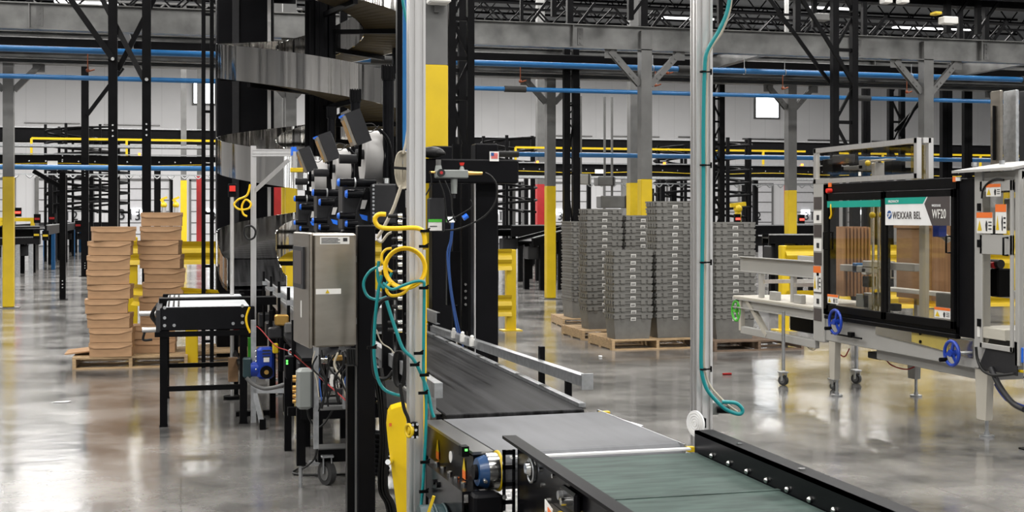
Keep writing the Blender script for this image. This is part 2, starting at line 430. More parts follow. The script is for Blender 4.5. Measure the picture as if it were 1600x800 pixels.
# =================== mezzanine steel ===================
def bolts(b, pts, d, r=.018, t=.012):
    d = V(d)
    for p in pts: b.cyl(V(p), V(p)+d*t, r, 6)
def column(name, label, X, Y, ztop, paint, w=.2, m='greysteel', gusset=True, glen=.55, hide=False):
    if Y > 23: glen = .45
    t = thing('steel_column', label, 'column', (X,Y,0), 'mezzanine columns')
    b = MB().sweep(ibeam(w,w,.016,.012),(X,Y,paint),(X,Y,ztop),up=(1,0,0)) if False else MB().box((X-w/2,Y-w/2,paint),(X+w/2,Y+w/2,ztop))
    b.build('shaft', m, t)
    g = MB().cbox((X-w/2-.004,Y-w/2-.004,.02),(X+w/2+.004,Y+w/2+.004,paint),.012); g.build('yellow_guard','yellow',t,label='safety yellow painted lower part')
    MB().box((X-.2,Y-.2,0),(X+.2,Y+.2,.02)).build('base_plate','darksteel',t)
    gz = 4.65 if Y < 23 else ztop
    if gusset:
        for s_ in (-1,1):
            k = MB(); k.sweep(channel(.11,.09,.012),(X+s_*(w/2),Y,gz-glen-.05),(X+s_*(w/2+glen),Y,gz-.02),up=(0,1,0))
            k.box((X+s_*(w/2+glen-.12),Y-.02,gz-.15),(X+s_*(w/2+glen+.1),Y+.0,gz+.0))
            bolts(k,[(X+s_*(w/2+.12+i*.07),Y-.055,gz-glen+.07+i*.07) for i in (0,1)]+[(X+s_*(w/2+glen-.16+i*.07),Y-.055,gz-.2+i*.07) for i in (0,1)],(0,-1,0))
            k.build('knee_brace','darksteel' if m=='darksteel' else 'greysteel',t)
    return t
YA = 21.35; YBm = 25.7
column('', 'grey steel column with yellow base directly behind the tall tote stacks', 7.95, YA, 5.0, 2.38)
column('', 'grey steel column rising behind the case erecting machine', 13.56, YA, 5.0, 2.38)
column('', 'grey steel column hidden behind the spiral conveyor tower', 2.35, YA, 5.0, 2.38)
column('', 'steel column with full yellow base standing on open floor left of totes', 7.47, YBm, 4.6, 2.36, .19)
column('', 'steel column with yellow base behind the yellow guard rail near totes', 12.97, YBm, 4.6, 2.3, .2)
column('', 'steel column with yellow base at the far left of the aisle', -3.14, YBm, 4.6, 2.47, .19)
column('', 'dark steel column seen between the turns of the spiral conveyor', 2.1, YBm, 4.6, 2.36, .19)
column('', 'steel column with yellow base behind the right end of machine', 18.5, YBm, 4.6, 2.3, .2)
def girder(label, Y, z0, h, x0, x1, m='darksteel', stiff=(), w=.2):
    t = thing('steel_girder', label, 'beam', (x0,Y,z0), 'mezzanine girders')
    MB().sweep(ibeam(w,h,.018,.012),(x0,Y,z0+h/2),(x1,Y,z0+h/2)).build('beam_section', m, t)
    for i,x in enumerate(stiff):
        b = MB(); b.box((x-.008,Y-w/2,z0+.02),(x+.008,Y+w/2,z0+h-.02)); b.build('stiffener', 'greysteel', t)
        b = MB(); b.box((x+.1,Y-.02,z0+.06),(x+.2,Y-.006,z0+h-.06)); bolts(b,[(x+.15,Y-.02,z0+.1+k*.08) for k in range(4)],(0,-1,0)); b.build('splice_plate','greysteel',t)
    return t
girder('heavy grey steel girder across the near row of columns', YA, 4.65, .42, -14, 32, stiff=(-2.3,4.5,6.6,9.0,12.0,14.7,18))
girder('grey steel girder on the second row of columns', YBm, 4.6, .1, -16, 36, 'greysteel', w=.28)
girder('dark steel girder running above the second row of columns', YBm+.05, 4.72, .5, -16, 36, 'darksteel', stiff=(1,9.6,15), w=.24)
girder('dark steel girder on the third row behind', 34., 6.0, .4, -20, 46, 'darksteel', w=.22)
# cross beams
for i,(x) in enumerate((-6.2,-.9,4.6,10.6,16.3)):
    t = thing('cross_beam','dark steel cross beam between girders, %s from the left' % ('first','second','third','fourth','fifth')[i],'beam',(x,YA,4.75),'mezzanine cross beams')
    MB().sweep(ibeam(.15,.3,.015,.01),(x,YA+.1,4.9),(x,24.75,4.9)).build('beam_section','darksteel',t)
# wire tray lying on the second girder
tray = thing('cable_tray','black cable tray running full width above the second columns','tray',(-14,24.9,4.72))
b = MB()
b.box((-14,24.85,4.72),(34,25.15,4.74)); b.box((-14,24.83,4.72),(34,24.85,4.98)); b.box((-14,25.15,4.72),(34,25.17,4.98)); b.build('tray_side','black',tray)
b = MB()
for k in range(5): b.tube([(x_, 24.9+k*.05+.01*math.sin(x_*2+k), 4.99+.01*math.sin(x_*3.1+k)) for x_ in [(-14+i*2.0) for i in range(25)]], .02, 5, sub=1)
b.build('cable','cable',tray)
# blue pipes
def pipe(name,label,pts,r,m='blue',clamps=(),cm='rubber',grp='blue compressed air pipes'):
    t = thing(name,label,'pipe',pts[0],grp)
    MB().tube(pts,r,12,smooth_pts=False).build('pipe_run',m,t)
    p0 = V(pts[0]); p1 = V(pts[-1]); ax = (p1-p0).normalized()
    for s_ in clamps:
        q = p0+ax*s_
        MB().cyl(q-ax*.22,q+ax*.22,r*1.35,12).build('coupling',cm,t)
    return t
pipe('air_pipe','upper blue pipe just under the near girder',[(-14,22.1,4.44),(32,22.1,4.44)],.052,clamps=(17.4,23.1,30.4))
pipe('air_pipe','lower blue pipe in front of the second column row',[(-14,24.5,4.24),(32,24.5,4.24)],.045,clamps=(20.4,28.,33.5,40.2))
pipe('air_pipe','blue pipe below deck level on the left, ending behind the spiral',[(-14,26.4,2.68),(2.2,26.4,2.68)],.05,clamps=(9,))
pipe('air_pipe','blue pipe below deck level running behind the totes',[(5.0,26.6,3.06),(30,26.6,3.06)],.05,clamps=(1.8,))
# pipe hangers
for i,(px) in enumerate((545,1020,1163,1226,1424)):
    p = on_y(px,100,22.1)
    MBh = MB().cyl((p.x,22.1,4.44),(p.x,22.1,4.68),.008,6).torus((p.x,22.1,4.44),(1,0,0),.06,.008,16,5)
    tag(MBh.build('pipe_hanger','galv'),'steel hanger ring on the upper blue pipe, %s from left' % ('first','second','third','fourth','fifth')[i],'hanger','pipe hangers')
# small sprinklers heads (red/copper valves)
for i,(px,py) in enumerate(((137,110),(813,127),(1024,133),(1043,114),(1223,138),(1417,144))):
    p = on_y(px,py,24.2); b = MB(); b.ball(p,.035,8,6); b.cyl(p,(p.x,p.y,4.74),.010,6); b.cyl(p-V((0,0,.02)),p+V((.12,0,.02)),.016,6)
    tag(b.build('sprinkler_valve','copper'),'small copper coloured valve hanging under the deck, %s from left' % ('first','second','third','fourth','fifth','sixth')[i],'valve','sprinkler valves')

# =================== overhead conveyors and their supports ===================
def conveyor_run(name,label,cat,x0,x1,Y0,Y1,z,h,m='black',edge='galv',parts=True,grp=None,dots=True):
    t = thing(name,label,cat,(x0,Y0,z),grp)
    b = MB(); b.sweep(channel(.06,h,.008),(x0,Y0,z+h/2),(x1,Y0,z+h/2)); b.build('side_channel',m,t)
    b = MB(); b.sweep(channel(.06,h,.008),(x1,Y1,z+h/2),(x0,Y1,z+h/2)); b.build('side_channel',m,t)
    b = MB(); b.box((x0,Y0+.03,z+h*.6),(x1,Y1-.03,z+h*.66)); b.build('bed','blacksat',t)
    b = MB(); b.bar((x0,Y0-.05,z+h+.03),(x1,Y0-.05,z+h+.03),.025,.035); b.build('edge_rail',edge,t)
    if dots:
        st = max(.45,(x1-x0)/60.); x = x0+.2; first = None
        while x < x1:
            if first is None: first = MB().cyl((x,Y0-.03,z+h*.55),(x,Y0-.045,z+h*.55),.024,6).build('roller_axle','chrome',t); xa = x
            else:
                c = first.copy(); COL.objects.link(c); c.parent = t; c.location = (x-xa,0,0)
            x += st
    return t
conveyor_run('overhead_conveyor','black overhead conveyor running along the top above the near girder','conveyor',3.5,30,20.2,20.9,5.62,.24)
conveyor_run('overhead_conveyor','second black overhead conveyor, higher and behind the first','conveyor',8.,34,23.2,24.,6.2,.3,dots=True)
conveyor_run('overhead_conveyor','black overhead conveyor at upper left above the girder','conveyor',-16,2.,22.6,23.3,5.55,.22,dots=False)
conveyor_run('overhead_conveyor','long black overhead conveyor far back above the left aisle','conveyor',-22,40,37,37.8,6.3,.35,dots=False)
def mezz_conveyor(label,x0,x1,Y,z,h,lights=True,rail=True,grp='mezzanine conveyors'):
    t = conveyor_run('mezzanine_conveyor',label,'conveyor',x0,x1,Y,Y+.9,z,h,dots=True,grp=grp)
    if lights:
        k = 0; x = x0+1.2
        while x < x1-1 and k < 40:
            b = MB(); b.box((x,Y-.12,z+h+.02),(x+.07,Y-.06,z+h+.09)); b.build('beacon','ledorange',t)
            b = MB(); b.box((x+2.1,Y-.06,z+.1),(x+2.40,Y-.035,z+.24)); b.build('sign_plate','sticker',t)
            x += 4.6+.9*math.sin(k*2.3); k += 1
        b = MB(); pts = []
        x = x0
        while x <= x1: pts.append((x,Y-.05,z+.14+.03*math.sin(x*1.3))); x += 1.2
        b.tube(pts,.010,5,sub=2); b.build('pull_cord','yellow',t)
    return t
mezz_conveyor('black mezzanine conveyor with small orange lights crossing the left background',-26,3.,42.,3.22,.42)
mezz_conveyor('black mezzanine conveyor with small orange lights crossing the right background',10.5,44,42.,3.12,.42)
conveyor_run('mezzanine_conveyor','farther black conveyor band against the white wall, right half','conveyor',10,54,56.,57.,4.75,.55,dots=False)
conveyor_run('mezzanine_conveyor','farther black conveyor band against the white wall, left half','conveyor',-30,4,56.,57.,4.85,.55,dots=False)
# yellow handrails
def handrail(label,x0,x1,Y,z0,z1,step,grp='yellow mezzanine handrails'):
    t = thing('handrail',label,'railing',(x0,Y,z0),grp)
    MB().bar((x0,Y,z1),(x1,Y,z1),.06,.07).build('top_rail','yellow',t)
    x = x0
    while x <= x1+.01:
        MB().bar((x,Y,z0),(x,Y,z1),.07).build('post','yellow',t); x += step
    return t
handrail('yellow handrail on the mezzanine at far left',-22.5,-7.2,43.2,3.5,4.30,2.6)
handrail('yellow handrail on the mezzanine behind the cardboard boxes',-4.6,3.,43.2,3.5,4.22,2.9)
handrail('yellow handrail on the mezzanine behind the totes',11.3,22.4,43.2,3.4,4.15,2.35)
handrail('yellow handrail on the mezzanine behind the machine',23.5,44,43.2,3.4,4.1,2.1)
for (lb,x0,x1,z) in (('grey cable tray along the mezzanine on the left',-26,3,3.86),('grey cable tray along the mezzanine on the right',10.5,44,3.02)):
    t = thing('wire_tray',lb,'tray',(x0,41.7,z)); 
    MB().box((x0,41.6,z),(x1,41.63,z+.1)).build('front_side','galv',t); MB().box((x0,41.6,z),(x1,41.85,z+.015)).build('tray_bottom','galv',t)
# scalloped galvanised hangers below the conveyor
for (lb,x0,x1,z) in (('row of small bright brackets under the left mezzanine conveyor',-21,2.5,3.02),('row of small bright brackets under the right mezzanine conveyor',13.5,40,2.86)):
    b = MB(); x = x0
    while x < x1:
        b.tube([(x,41.9,z),(x+.11,41.9,z-.09),(x+.22,41.9,z)],.022,5,sub=3); x += .42
    b.bar((x0,41.9,z+.02),(x1,41.9,z+.02),.04)
    tag(b.build('bracket_strip','galv'),lb,'bracket',kind='stuff')

# black posts / towers
def post(label,px,py_base,w,ztop,m='black',Y=None,grp='black conveyor support posts',holes=True,z0=0):
    p = on_z(px,py_base,0) if Y is None else on_y(px,HY,Y)
    t = thing('support_post',label,'post',(p.x,p.y,0),grp)
    b = MB().sweep(channel(w,w*.7,.006),(p.x,p.y,z0),(p.x,p.y,ztop),up=(0,1,0)); b.box((p.x-w/2,p.y-w/2,z0),(p.x+w/2,p.y-w/2+.006,ztop)); b.build('shaft',m,t)
    if holes:
        b = MB()
        for z in (.25,.32,.39,2.9,2.98,3.06): b.cyl((p.x,p.y-w/2-.006,z),(p.x,p.y-w/2,z),.014,6)
        b.build('bolt','chrome',t)
    MB().box((p.x-w*.8,p.y-w*.8,0),(p.x+w*.8,p.y+w*.8,.015)).build('foot_plate',m,t)
    return t,p
def brace(label,p0,p1,w,m='black',grp='diagonal braces'):
    b = MB().bar(p0,p1,w,w*.7,up=(0,1,0)); tag(b.build('diagonal_brace',m),label,'brace',grp)
P1,a1 = post('thick black post behind the shorter cardboard stack',176.5,520,.13,8)
P2,a2 = post('thick black post behind the taller cardboard stack',229,522,.125,8)
P3,a3 = post('thinner black post standing on open floor left of the cardboard boxes',98,468,.12,2.64)
P4,a4 = post('black post with bolts just left of the cardboard boxes',133,432,.2,6.5)
brace('black diagonal brace from upper left down to the first thick post',on_y(90,-30,a1.y+.02),on_y(176,92,a1.y-.08),.085)
brace('black diagonal brace crossing from upper right down to the first thick post',on_y(246,-12,a1.y+.1),on_y(184,110,a1.y+.1),.075)
brace('black diagonal brace crossing down to the second thick post',on_y(150,-20,a1.y+.25),on_y(224,123,a2.y+.1),.075)
brace('thin black diagonal brace from the bolted post up to the right',on_y(136,180,a4.y-.1),on_y(192,106,a4.y-.1),.11)
brace('thin dark diagonal brace by the free standing post',on_y(97,293,a3.y),on_y(52,267,a3.y),.09)
for i,(px,py,yy) in enumerate(((176,92,a1.y-.16),(229,124,a2.y-.12),(173,88,a1.y-.16))):
    if i==2: continue
    q = on_y(px,py,yy); tag(MB().cyl((q.x,q.y+.06,q.z),(q.x,q.y,q.z),.026,8).build('brace_bolt','chrome'),'bright bolt where the diagonal braces meet the %s thick black post' % ('first','second')[i],'bolt')
# ladder-like pair
def tower(label,pxs,Y,w,ztop,rungs,diag=False,rh=.03,m='black',grp='black braced support towers',z0=0):
    p = [on_y(q,HY,Y) for q in pxs]
    t = thing('support_tower',label,'support frame',(p[0].x,Y,0),grp)
    for q in p:
        MB().box((q.x-w/2,Y-w/2,z0),(q.x+w/2,Y+w/2,ztop)).build('leg',m,t)
    for i,z in enumerate(rungs):
        MB().bar((p[0].x,Y,z),(p[-1].x,Y,z),rh,rh).build('rung',m,t)
        if diag and i < len(rungs)-1:
            a,b_ = (p[0],p[-1]) if i%2 else (p[-1],p[0])
            MB().bar((a.x,Y,z),(b_.x,Y,rungs[i+1]),rh*.8).build('diagonal',m,t)
    return t
tower('tall narrow black ladder frame in front of the spiral tower',(318,331),14.9,.045,6,[.3,.75,1.15,1.75,2.3,2.9,3.6,4.0,4.6])
tower('black braced tower above and behind the machine',(1304,1334),17.6,.10,7,[2.6+.55*i for i in range(8)],True,.05)
tower('black braced tower behind the tall aluminium post on the right',(1112,1127),26,.12,6,[.8+.5*i for i in range(10)],True,.04)
tower('black braced tower between the yellow column and the totes',(885,899),25.1,.13,5.6,[1.0,2.6,4.0],True,.04)
tower('black braced tower right of the black gantry top',(884,902),31,.12,5,[3.0+.4*i for i in range(5)],True,.04)
tower('black braced tower seen left of the machine top corner',(1350,1356),30.,.1,6.4,[1.2+.6*i for i in range(8)],False)
tower('black braced tower behind the machine upper guard',(1391,1409),27.5,.12,6.,[1.6+.6*i for i in range(8)],True,.05)
tower('black braced tower right of the grey column behind the machine',(1474,1482),27.,.13,6.,[1.6+.7*i for i in range(6)],True,.05)
tower('slim black post pair at upper right behind the machine hood',(1508,1514),26.,.11,6.,[1.6+.8*i for i in range(5)])
brace('long black diagonal from the top edge down to the tall tower right leg',on_y(1242,-20,17.4),on_y(1335,133,17.4),.055)
brace('long black diagonal from the top edge down to the tall tower left leg',on_y(1200,-5,17.75),on_y(1297,130,17.75),.05)
brace('black diagonal brace leaning over the machine guard',on_y(1482,112,27.2),on_y(1398,205,27.2),.06)
brace('second black diagonal brace beside the machine guard',on_y(1440,150,27.1),on_y(1405,212,27.1),.06)
# towers right of centre at top (px 700-740)
tower('black tower of twin posts behind the black gantry',(706,735),12.6,.07,5,[2.2,2.9,3.3,3.7,4.1],True,.04)
tower('black ladder frame close behind the yellow striped column',(699,722),16.2,.10,6,[2.1,2.5,3.2,3.6,4.2],True,.05)
# trusses and supports above the girder
k = 0
for px,w in ((815,5),(865,8),(890,10),(985,9),(1005,12),(1125,8),(1245,10),(1272,8),(1350,8),(1480,10),(1500,8),(1528,9),(1540,9),(45,5),(610,9)):
    p = on_y(px,20,20.5 if k%2 else 23.)
    b = MB().bar((p.x,p.y,5.05),(p.x,p.y,7.4),w*p.y/2000,w*p.y/2000); b.bar((p.x,p.y,5.1),(p.x+.5,p.y,5.75),.05)
    tag(b.build('stub_post','black'),'short black post standing on the girder, %s from the left' % ('third','fourth','fifth','sixth','seventh','eighth','ninth','tenth','eleventh','twelfth','thirteenth','fourteenth','fifteenth','first','second')[k],'post','stub posts on the girder'); k += 1
def open_truss(label,x0,x1,Y,z,h,step,m='galv',w=.04):
    t = thing('roof_truss',label,'truss',(x0,Y,z),'open web trusses')
    MB().bar((x0,Y,z),(x1,Y,z),w*1.6,w).build('lower_chord',m,t); MB().bar((x0,Y,z+h),(x1,Y,z+h),w*1.6,w).build('upper_chord',m,t)
    b = MB(); x = x0
    while x < x1: b.bar((x,Y,z),(x+step/2,Y,z+h),w*.7); b.bar((x+step/2,Y,z+h),(x+step,Y,z),w*.7); x += step
    b.build('web',m,t)
open_truss('long bright open web truss high above the totes',8,34,40,6.9,.5,1.0)
open_truss('long bright open web truss high at the left',-18,4,44,8.2,.6,1.4,'greysteel',.06)
open_truss('second long open web truss high above the machine',12,44,46,7.6,.7,1.6,'galv',.06)
open_truss('dark open web truss above the first overhead conveyor',-10,32,30,6.35,.55,1.1,'black',.05)
open_truss('dark open web truss farther above the mezzanine',-16,40,35,7.0,.6,1.2,'blacksat',.06)
for i,(px,py) in enumerate(((1075,28),(1432,43),(1482,44),(135,3),(1585,10),(1300,12))):
    p = on_y(px,py,40)
    b = MB().box((p.x-.9,39.9,p.z-.05),(p.x+.9,40.1,p.z)); tag(b.build('strip_light','ledlamp'),'lit strip lamp under the roof trusses, %s' % ('beside the tall aluminium post top','above the machine','right of the one above the machine','at the left edge','at the right edge','above the braced tower')[i],'lamp','strip lamps')
# =================== spiral conveyor ===================
SX, SY = 1.53, 14.6; RO, RI = 1.14, .50; PITCH = 1.05
def helix(r, th):    # th=0 at the west side, growing clockwise seen from above
    return SX-r*math.cos(th), SY+r*math.sin(th)
def helix_wall(mb, r, th0, th1, z0, dz0, dz1, t=.012, n=30):
    N = int((th1-th0)/(2*PI)*n)*2
    vs = []; fs = []
    for i in range(N+1):
        th = th0+(th1-th0)*i/N; z = z0+PITCH*(th-th0)/(2*PI)
        for rr in (r, r+t):
            x, y = helix(rr, th)
            vs += [(x,y,z+dz0),(x,y,z+dz1)]
    for i in range(N):
        a = i*4; b = a+4
        fs += [(a,b,b+1,a+1),(a+2,a+3,b+3,b+2),(a+1,b+1,b+3,a+3),(a,a+2,b+2,b)]
    fs += [(0,1,3,2),(N*4,N*4+2,N*4+3,N*4+1)]
    mb._add(vs, fs, False)
def helix_deck(mb, r0, r1, th0, th1, z0, dz, t=.03, n=30):
    N = int((th1-th0)/(2*PI)*n)*2; vs = []; fs = []
    for i in range(N+1):
        th = th0+(th1-th0)*i/N; z = z0+PITCH*(th-th0)/(2*PI)+dz
        for rr in (r0, r1):
            x, y = helix(rr, th); vs += [(x,y,z),(x,y,z+t)]
    for i in range(N):
        a = i*4; b = a+4
        fs += [(a+1,b+1,b+3,a+3),(a,a+2,b+2,b),(a,b,b+1,a+1),(a+2,a+3,b+3,b+2)]
    mb._add(vs, fs, False)
sp = thing('spiral_conveyor','tall spiral conveyor with polished stainless side bands winding around a black column','spiral conveyor',(SX,SY,0))
TH1 = 2*PI*3.3; ZS = 1.18
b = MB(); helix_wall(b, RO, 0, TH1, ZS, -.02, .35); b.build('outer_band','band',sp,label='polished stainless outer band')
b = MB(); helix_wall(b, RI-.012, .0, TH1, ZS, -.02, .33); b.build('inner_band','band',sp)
b = MB(); helix_deck(b, RI, RO, 0, TH1, ZS, .045, .02); b.build('belt','beltblack',sp)
b = MB(); helix_deck(b, RI, RO, 0, TH1, ZS, -.02, .03); b.build('underside_deck','ply',sp,label='brown underside boards')
b = MB()
pts = []
b.cyl((SX,SY,0),(SX,SY,6),.14,16)
for k in range(8):
    a = k*PI/4; b.box((SX+.15*math.cos(a)-.022,SY+.15*math.sin(a)-.022,0),(SX+.15*math.cos(a)+.022,SY+.15*math.sin(a)+.022,6))
b.build('centre_column','blacksat',sp)
k = 0; th = .3
while th < TH1:
    x0,y0 = helix(.15,th); x1,y1 = helix(RO,th); z = ZS+PITCH*th/(2*PI)-.05
    MB().bar((x0,y0,z),(x1,y1,z),.05,.05).build('support_arm','black',sp); th += PI/3.; k += 1
for (dx,dy) in ((.42,.95),(.95,.35)):
    MB().box((SX+dx-.045,SY+dy*1.35-.045,0),(SX+dx+.045,SY+dy*1.35+.045,6)).build('leg','black',sp)
# black chute leading from the lowest turn on to the straight conveyor
ch = thing('outfeed_chute','black curved chute from the lowest spiral turn down to the white rollers','conveyor chute',(.7,13.6,.8))
P = [(.39,14.6,1.235),(.39,14.4,1.17),(.40,14.2,1.09),(.43,14.0,1.01),(.47,13.85,.975)]
Q = [(1.03,14.6,1.235),(1.03,14.4,1.17),(1.04,14.2,1.09),(1.06,14.0,1.01),(1.09,13.85,.975)]
b = MB(); vs = []
for p,q in zip(P,Q): vs += [p,q,(q[0],q[1],q[2]-.05),(p[0],p[1],p[2]-.05)]
fs = []
for i in range(4):
    for k in range(4): fs.append((i*4+k,i*4+(k+1)%4,i*4+4+(k+1)%4,i*4+4+k))
b._add(vs,fs); b.build('slide_bed','beltblack',ch)
for S_,h in ((P,.28),(Q,.10)):
    b = MB(); vs = []
    for p in S_: vs += [(p[0],p[1],p[2]-.05),(p[0],p[1],p[2]+h)]
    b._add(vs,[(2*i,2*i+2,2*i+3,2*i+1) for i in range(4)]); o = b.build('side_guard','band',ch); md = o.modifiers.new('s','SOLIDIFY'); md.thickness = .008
# black drive casing
cs = thing('drive_casing','huge black casing column standing behind the spiral bands','casing',(.95,16.,0))
MB().cbox((.42,15.85,0),(1.10,16.55,5.8),.02).build('shell','blacksat',cs)
MB().box((.60,15.82,0),(.68,15.85,5.8)).build('corner_strip','dark',cs)
MB().box((1.02,15.82,0),(1.06,15.85,5.8)).build('edge_strip','alu',cs)
for z in (1.2,2.4,3.6,4.8): MB().box((.42,15.84,z),(1.10,15.85,z+.02)).build('panel_seam','black',cs)
# yellow striped structural column (grey above, yellow below)
t = thing('steel_column','wide column, dark grey above and bright yellow below, behind the front aluminium post','column',(0,0,0),'mezzanine columns')
p = on_z(678,649,0); t.location = (p.x,p.y,0)
zc = H+(340-103)*p.y/ (CA-(-.061)*SA)/F
MB().box((p.x-.1,p.y-.1,zc),(p.x+.1,p.y+.1,6)).build('shaft','greysteel',t)
MB().cbox((p.x-.104,p.y-.104,.02),(p.x+.104,p.y+.104,zc),.008).build('yellow_guard','yellow',t,label='safety yellow lower part')
MB().box((p.x-.2,p.y-.2,0),(p.x+.2,p.y+.2,.02)).build('base_plate','darksteel',t)
q = at_d(677,8,9.4)
wp = thing('wireless_access_point','flat white wireless antenna box fixed high on the grey and yellow column','antenna',(p.x,p.y-.1,zc+.35))
zt = zc+.52
MB().cbox((p.x-.09,p.y-.30,zt-.02),(p.x+.09,p.y-.12,zt+.03),.012).build('housing','sticker',wp)
MB().box((p.x-.02,p.y-.14,zt-.08),(p.x+.02,p.y-.10,zt+.06)).build('wall_bracket','greysteel',wp)

# =================== main conveyor line ===================
BX0, BX1 = 1.19, 1.965
# 1 far roller section
rc = thing('roller_conveyor','long roller conveyor with bright rollers between the spiral and control box','conveyor',(1.4,12.4,0))
for x in (.90,1.66):
    MB().sweep(channel(.05,.14,.006),(x,9.3,.90),(x,13.85,.90),up=(0,0,1)).build('side_channel','galv',rc)
for i in range(33):
    y = 10.42+i*.105
    MB().cyl((.93,y,.925),(1.63,y,.925),.045,10).build('roller','roller',rc)
MB().box((.93,9.3,.85),(1.63,13.8,.865)).build('bed_pan','galv',rc)
MB().prism([(.95,9.3,.91),(1.62,9.3,.91),(1.62,10.35,.955),(.95,10.35,.955)],(0,0,.012)).build('transfer_plate','dark',rc)
for y in (9.6,11.4,13.2):
    for x in (.90,1.66):
        MB().box((x-.03,y-.03,0),(x+.03,y+.03,.83)).build('leg','black',rc)
    MB().bar((.90,y,.35),(1.66,y,.35),.04).build('stretcher','black',rc)
# side guide rails with black rods
gr = thing('side_guide_rail','double galvanised side rail on black rods along the roller conveyor','guide rail',(.92,12,.8))
for z,w in ((1.03,.045),(.955,.03)):
    MB().bar((.86,9.0,z),(.86,13.8,z),.02,w).build('rail','galv',gr)
for y in (9.3,10.2,11.2,12.2,13.3):
    MB().cyl((.82,y,.55),(.82,y,1.15),.013,8).build('rod','black',gr)
    MB().box((.805,y-.02,1.01),(.86,y+.02,1.05)).build('rod_clamp','galv',gr)
gr2 = thing('side_guide_rail','galvanised guide rail behind the cables, between black post and aluminium post','guide rail',(1.95,11,.9))
MB().sweep(channel(.03,.09,.005),(1.9,9.6,.93),(1.88,13.5,.93)).build('rail','galv',gr2)
for y in (10,11.5,13): MB().box((1.9,y-.02,.0),(1.93,y+.02,.93)).build('post','black',gr2)

# 2 black belt section
bc = thing('belt_conveyor','long dark belt conveyor with worn streaks running away from grey belt','conveyor',(1.57,7.5,0))
MB().cbox((BX0+.0,5.83,.755),(BX1-.1,10.3,.785),.004).build('belt','beltblack',bc)
for x,n_ in ((BX1-.085,'r'),(BX0-.02,'l')):
    MB().sweep(channel(.03,.18,.005),(x,5.9,.69),(x,10.3,.69)).build('side_frame','darksteel',bc)
MB().box((BX1-.105,5.9,.785),(BX1-.07,10.3,.803)).build('edge_strip','galv',bc)
MB().box((BX0-.05,5.85,.86),(BX0-.01,9.5,.93)).build('left_rail','galv',bc)
for y in (6.0,7.6,9.2):
    MB().bar((BX0-.03,y,.72),(BX0-.03,y,.9),.03).build('rail_bracket','galv',bc)
for y in (6.6,9.9):
    for x in (BX0+.03,BX1-.12): MB().box((x-.03,y-.03,0),(x+.03,y+.03,.62)).build('leg','black',bc)
    MB().bar((BX0,y,.3),(BX1-.1,y,.3),.04).build('stretcher','black',bc)
for i in range(7):
    y = 6.5+i*.5; MB().box((BX1-.11,y,.803),(BX1-.08,y+.10,.808)).build('clip','chrome',bc)
for y in (8.45,8.75,9.05):
    b = MB(); b.box((BX1-.07,y,.83),(BX1-.04,y+.04,.88)); b.ball((BX1-.055,y+.02,.89),.014,8,6); b.build('photo_sensor','sticker',bc)
# free-standing galvanised guide to the right of the belt
gd = thing('guide_rail','galvanised channel guide rail on black stands at the right of the dark belt','guide rail',(1.9,7.5,0))
r0 = on_x(917,596,1.96); r1 = on_x(664,510,1.93)
MB().sweep(channel(.045,.055,.005),r0,r1).build('channel_rail','galv',gd)
MB().box((r0.x-.03,r0.y-.012,r0.z-.04),(r0.x+.03,r0.y,r0.z+.04)).build('end_plate','galv',gd)
for s_ in (.10,.22,.5,.8):
    q = r0.lerp(r1,s_); MB().box((q.x+.02,q.y-.018,0),(q.x+.05,q.y+.018,q.z+(.1 if s_==.22 else -.02))).build('stand','black',gd)
# 3 grey belt section
gc = thing('belt_conveyor','short grey belt conveyor with blue bearing and stainless roller end','conveyor',(1.57,5.3,0))
b = MB()
prof = []
for k in range(9): a = -PI/2+PI*k/8; prof.append((-math.cos(a)*.0,0))
y0,y1,zt,r = 4.93,5.78,.775,.075
prof = [(y1,zt)]+[(y0-r*math.sin(PI*k/10),zt-r+r*math.cos(PI*k/10)) for k in range(11)]+[(y1,zt-2*r)]
b.prism([(BX0,y,z) for y,z in prof],(BX1-BX0,0,0)); b.build('belt','beltgrey',gc)
MB().cyl((BX0-.05,y0,zt-r),(BX0+.0,y0,zt-r),r*.96,24).build('end_roller','chrome',gc)
MB().torus((BX0+.002,y0,zt-r),(1,0,0),r,.006).build('yellow_seal','yellow',gc)
br_ = MB().cyl((BX0-.085,y0,zt-r),(BX0-.05,y0,zt-r),.054,20,r2=.066).build('bearing_housing','bearblue',gc)
MB().cyl((BX0-.10,y0,zt-r),(BX0-.085,y0,zt-r),.03,14).build('shaft_end','blacksat',br_)
MB().cyl((BX0-.07,y0-.06,zt-r-.02),(BX0-.07,y0-.078,zt-r-.025),.008,8).build('grease_nipple','chrome',br_)
MB().box((BX0-.085,y0+.05,.62),(BX0-.01,5.8,.76)).build('side_plate','blackgloss',gc)
MB().box((BX0-.09,y0+.04,.76),(BX0-.004,5.8,.772)).build('top_flange','darksteel',gc)
MB().box((BX0-.15,y0-.05,.625),(BX0-.085,5.47,.637)).build('bolt_ledge','blackgloss',gc)
MB().box((BX0-.158,y0-.05,.50),(BX0-.150,5.47,.637)).build('lower_plate','blackgloss',gc)
for i in range(5): 
    y = 5.0+i*.11; MB().cyl((BX0-.118,y,.637),(BX0-.118,y,.650),.012,8).build('bolt','chrome',gc)
for i in range(2): MB().cyl((BX0-.168,5.25+i*.06,.59),(BX0-.158,5.25+i*.06,.59),.012,8).build('bolt','black',gc)
for y in (5.08,5.52):
    b = MB(); b.prism([(BX0-.088,y,.640),(BX0-.088,y+.045,.640),(BX0-.088,y+.045,.675),(BX0-.088,y,.675)],(-.002,0,0)); st = b.build('hazard_sticker','orange',gc)
    b = MB(); b.prism([(BX0-.088,y,.675),(BX0-.088,y+.045,.675),(BX0-.088,y+.022,.725)],(-.002,0,0)); b.build('warning_triangle','yellow',st)
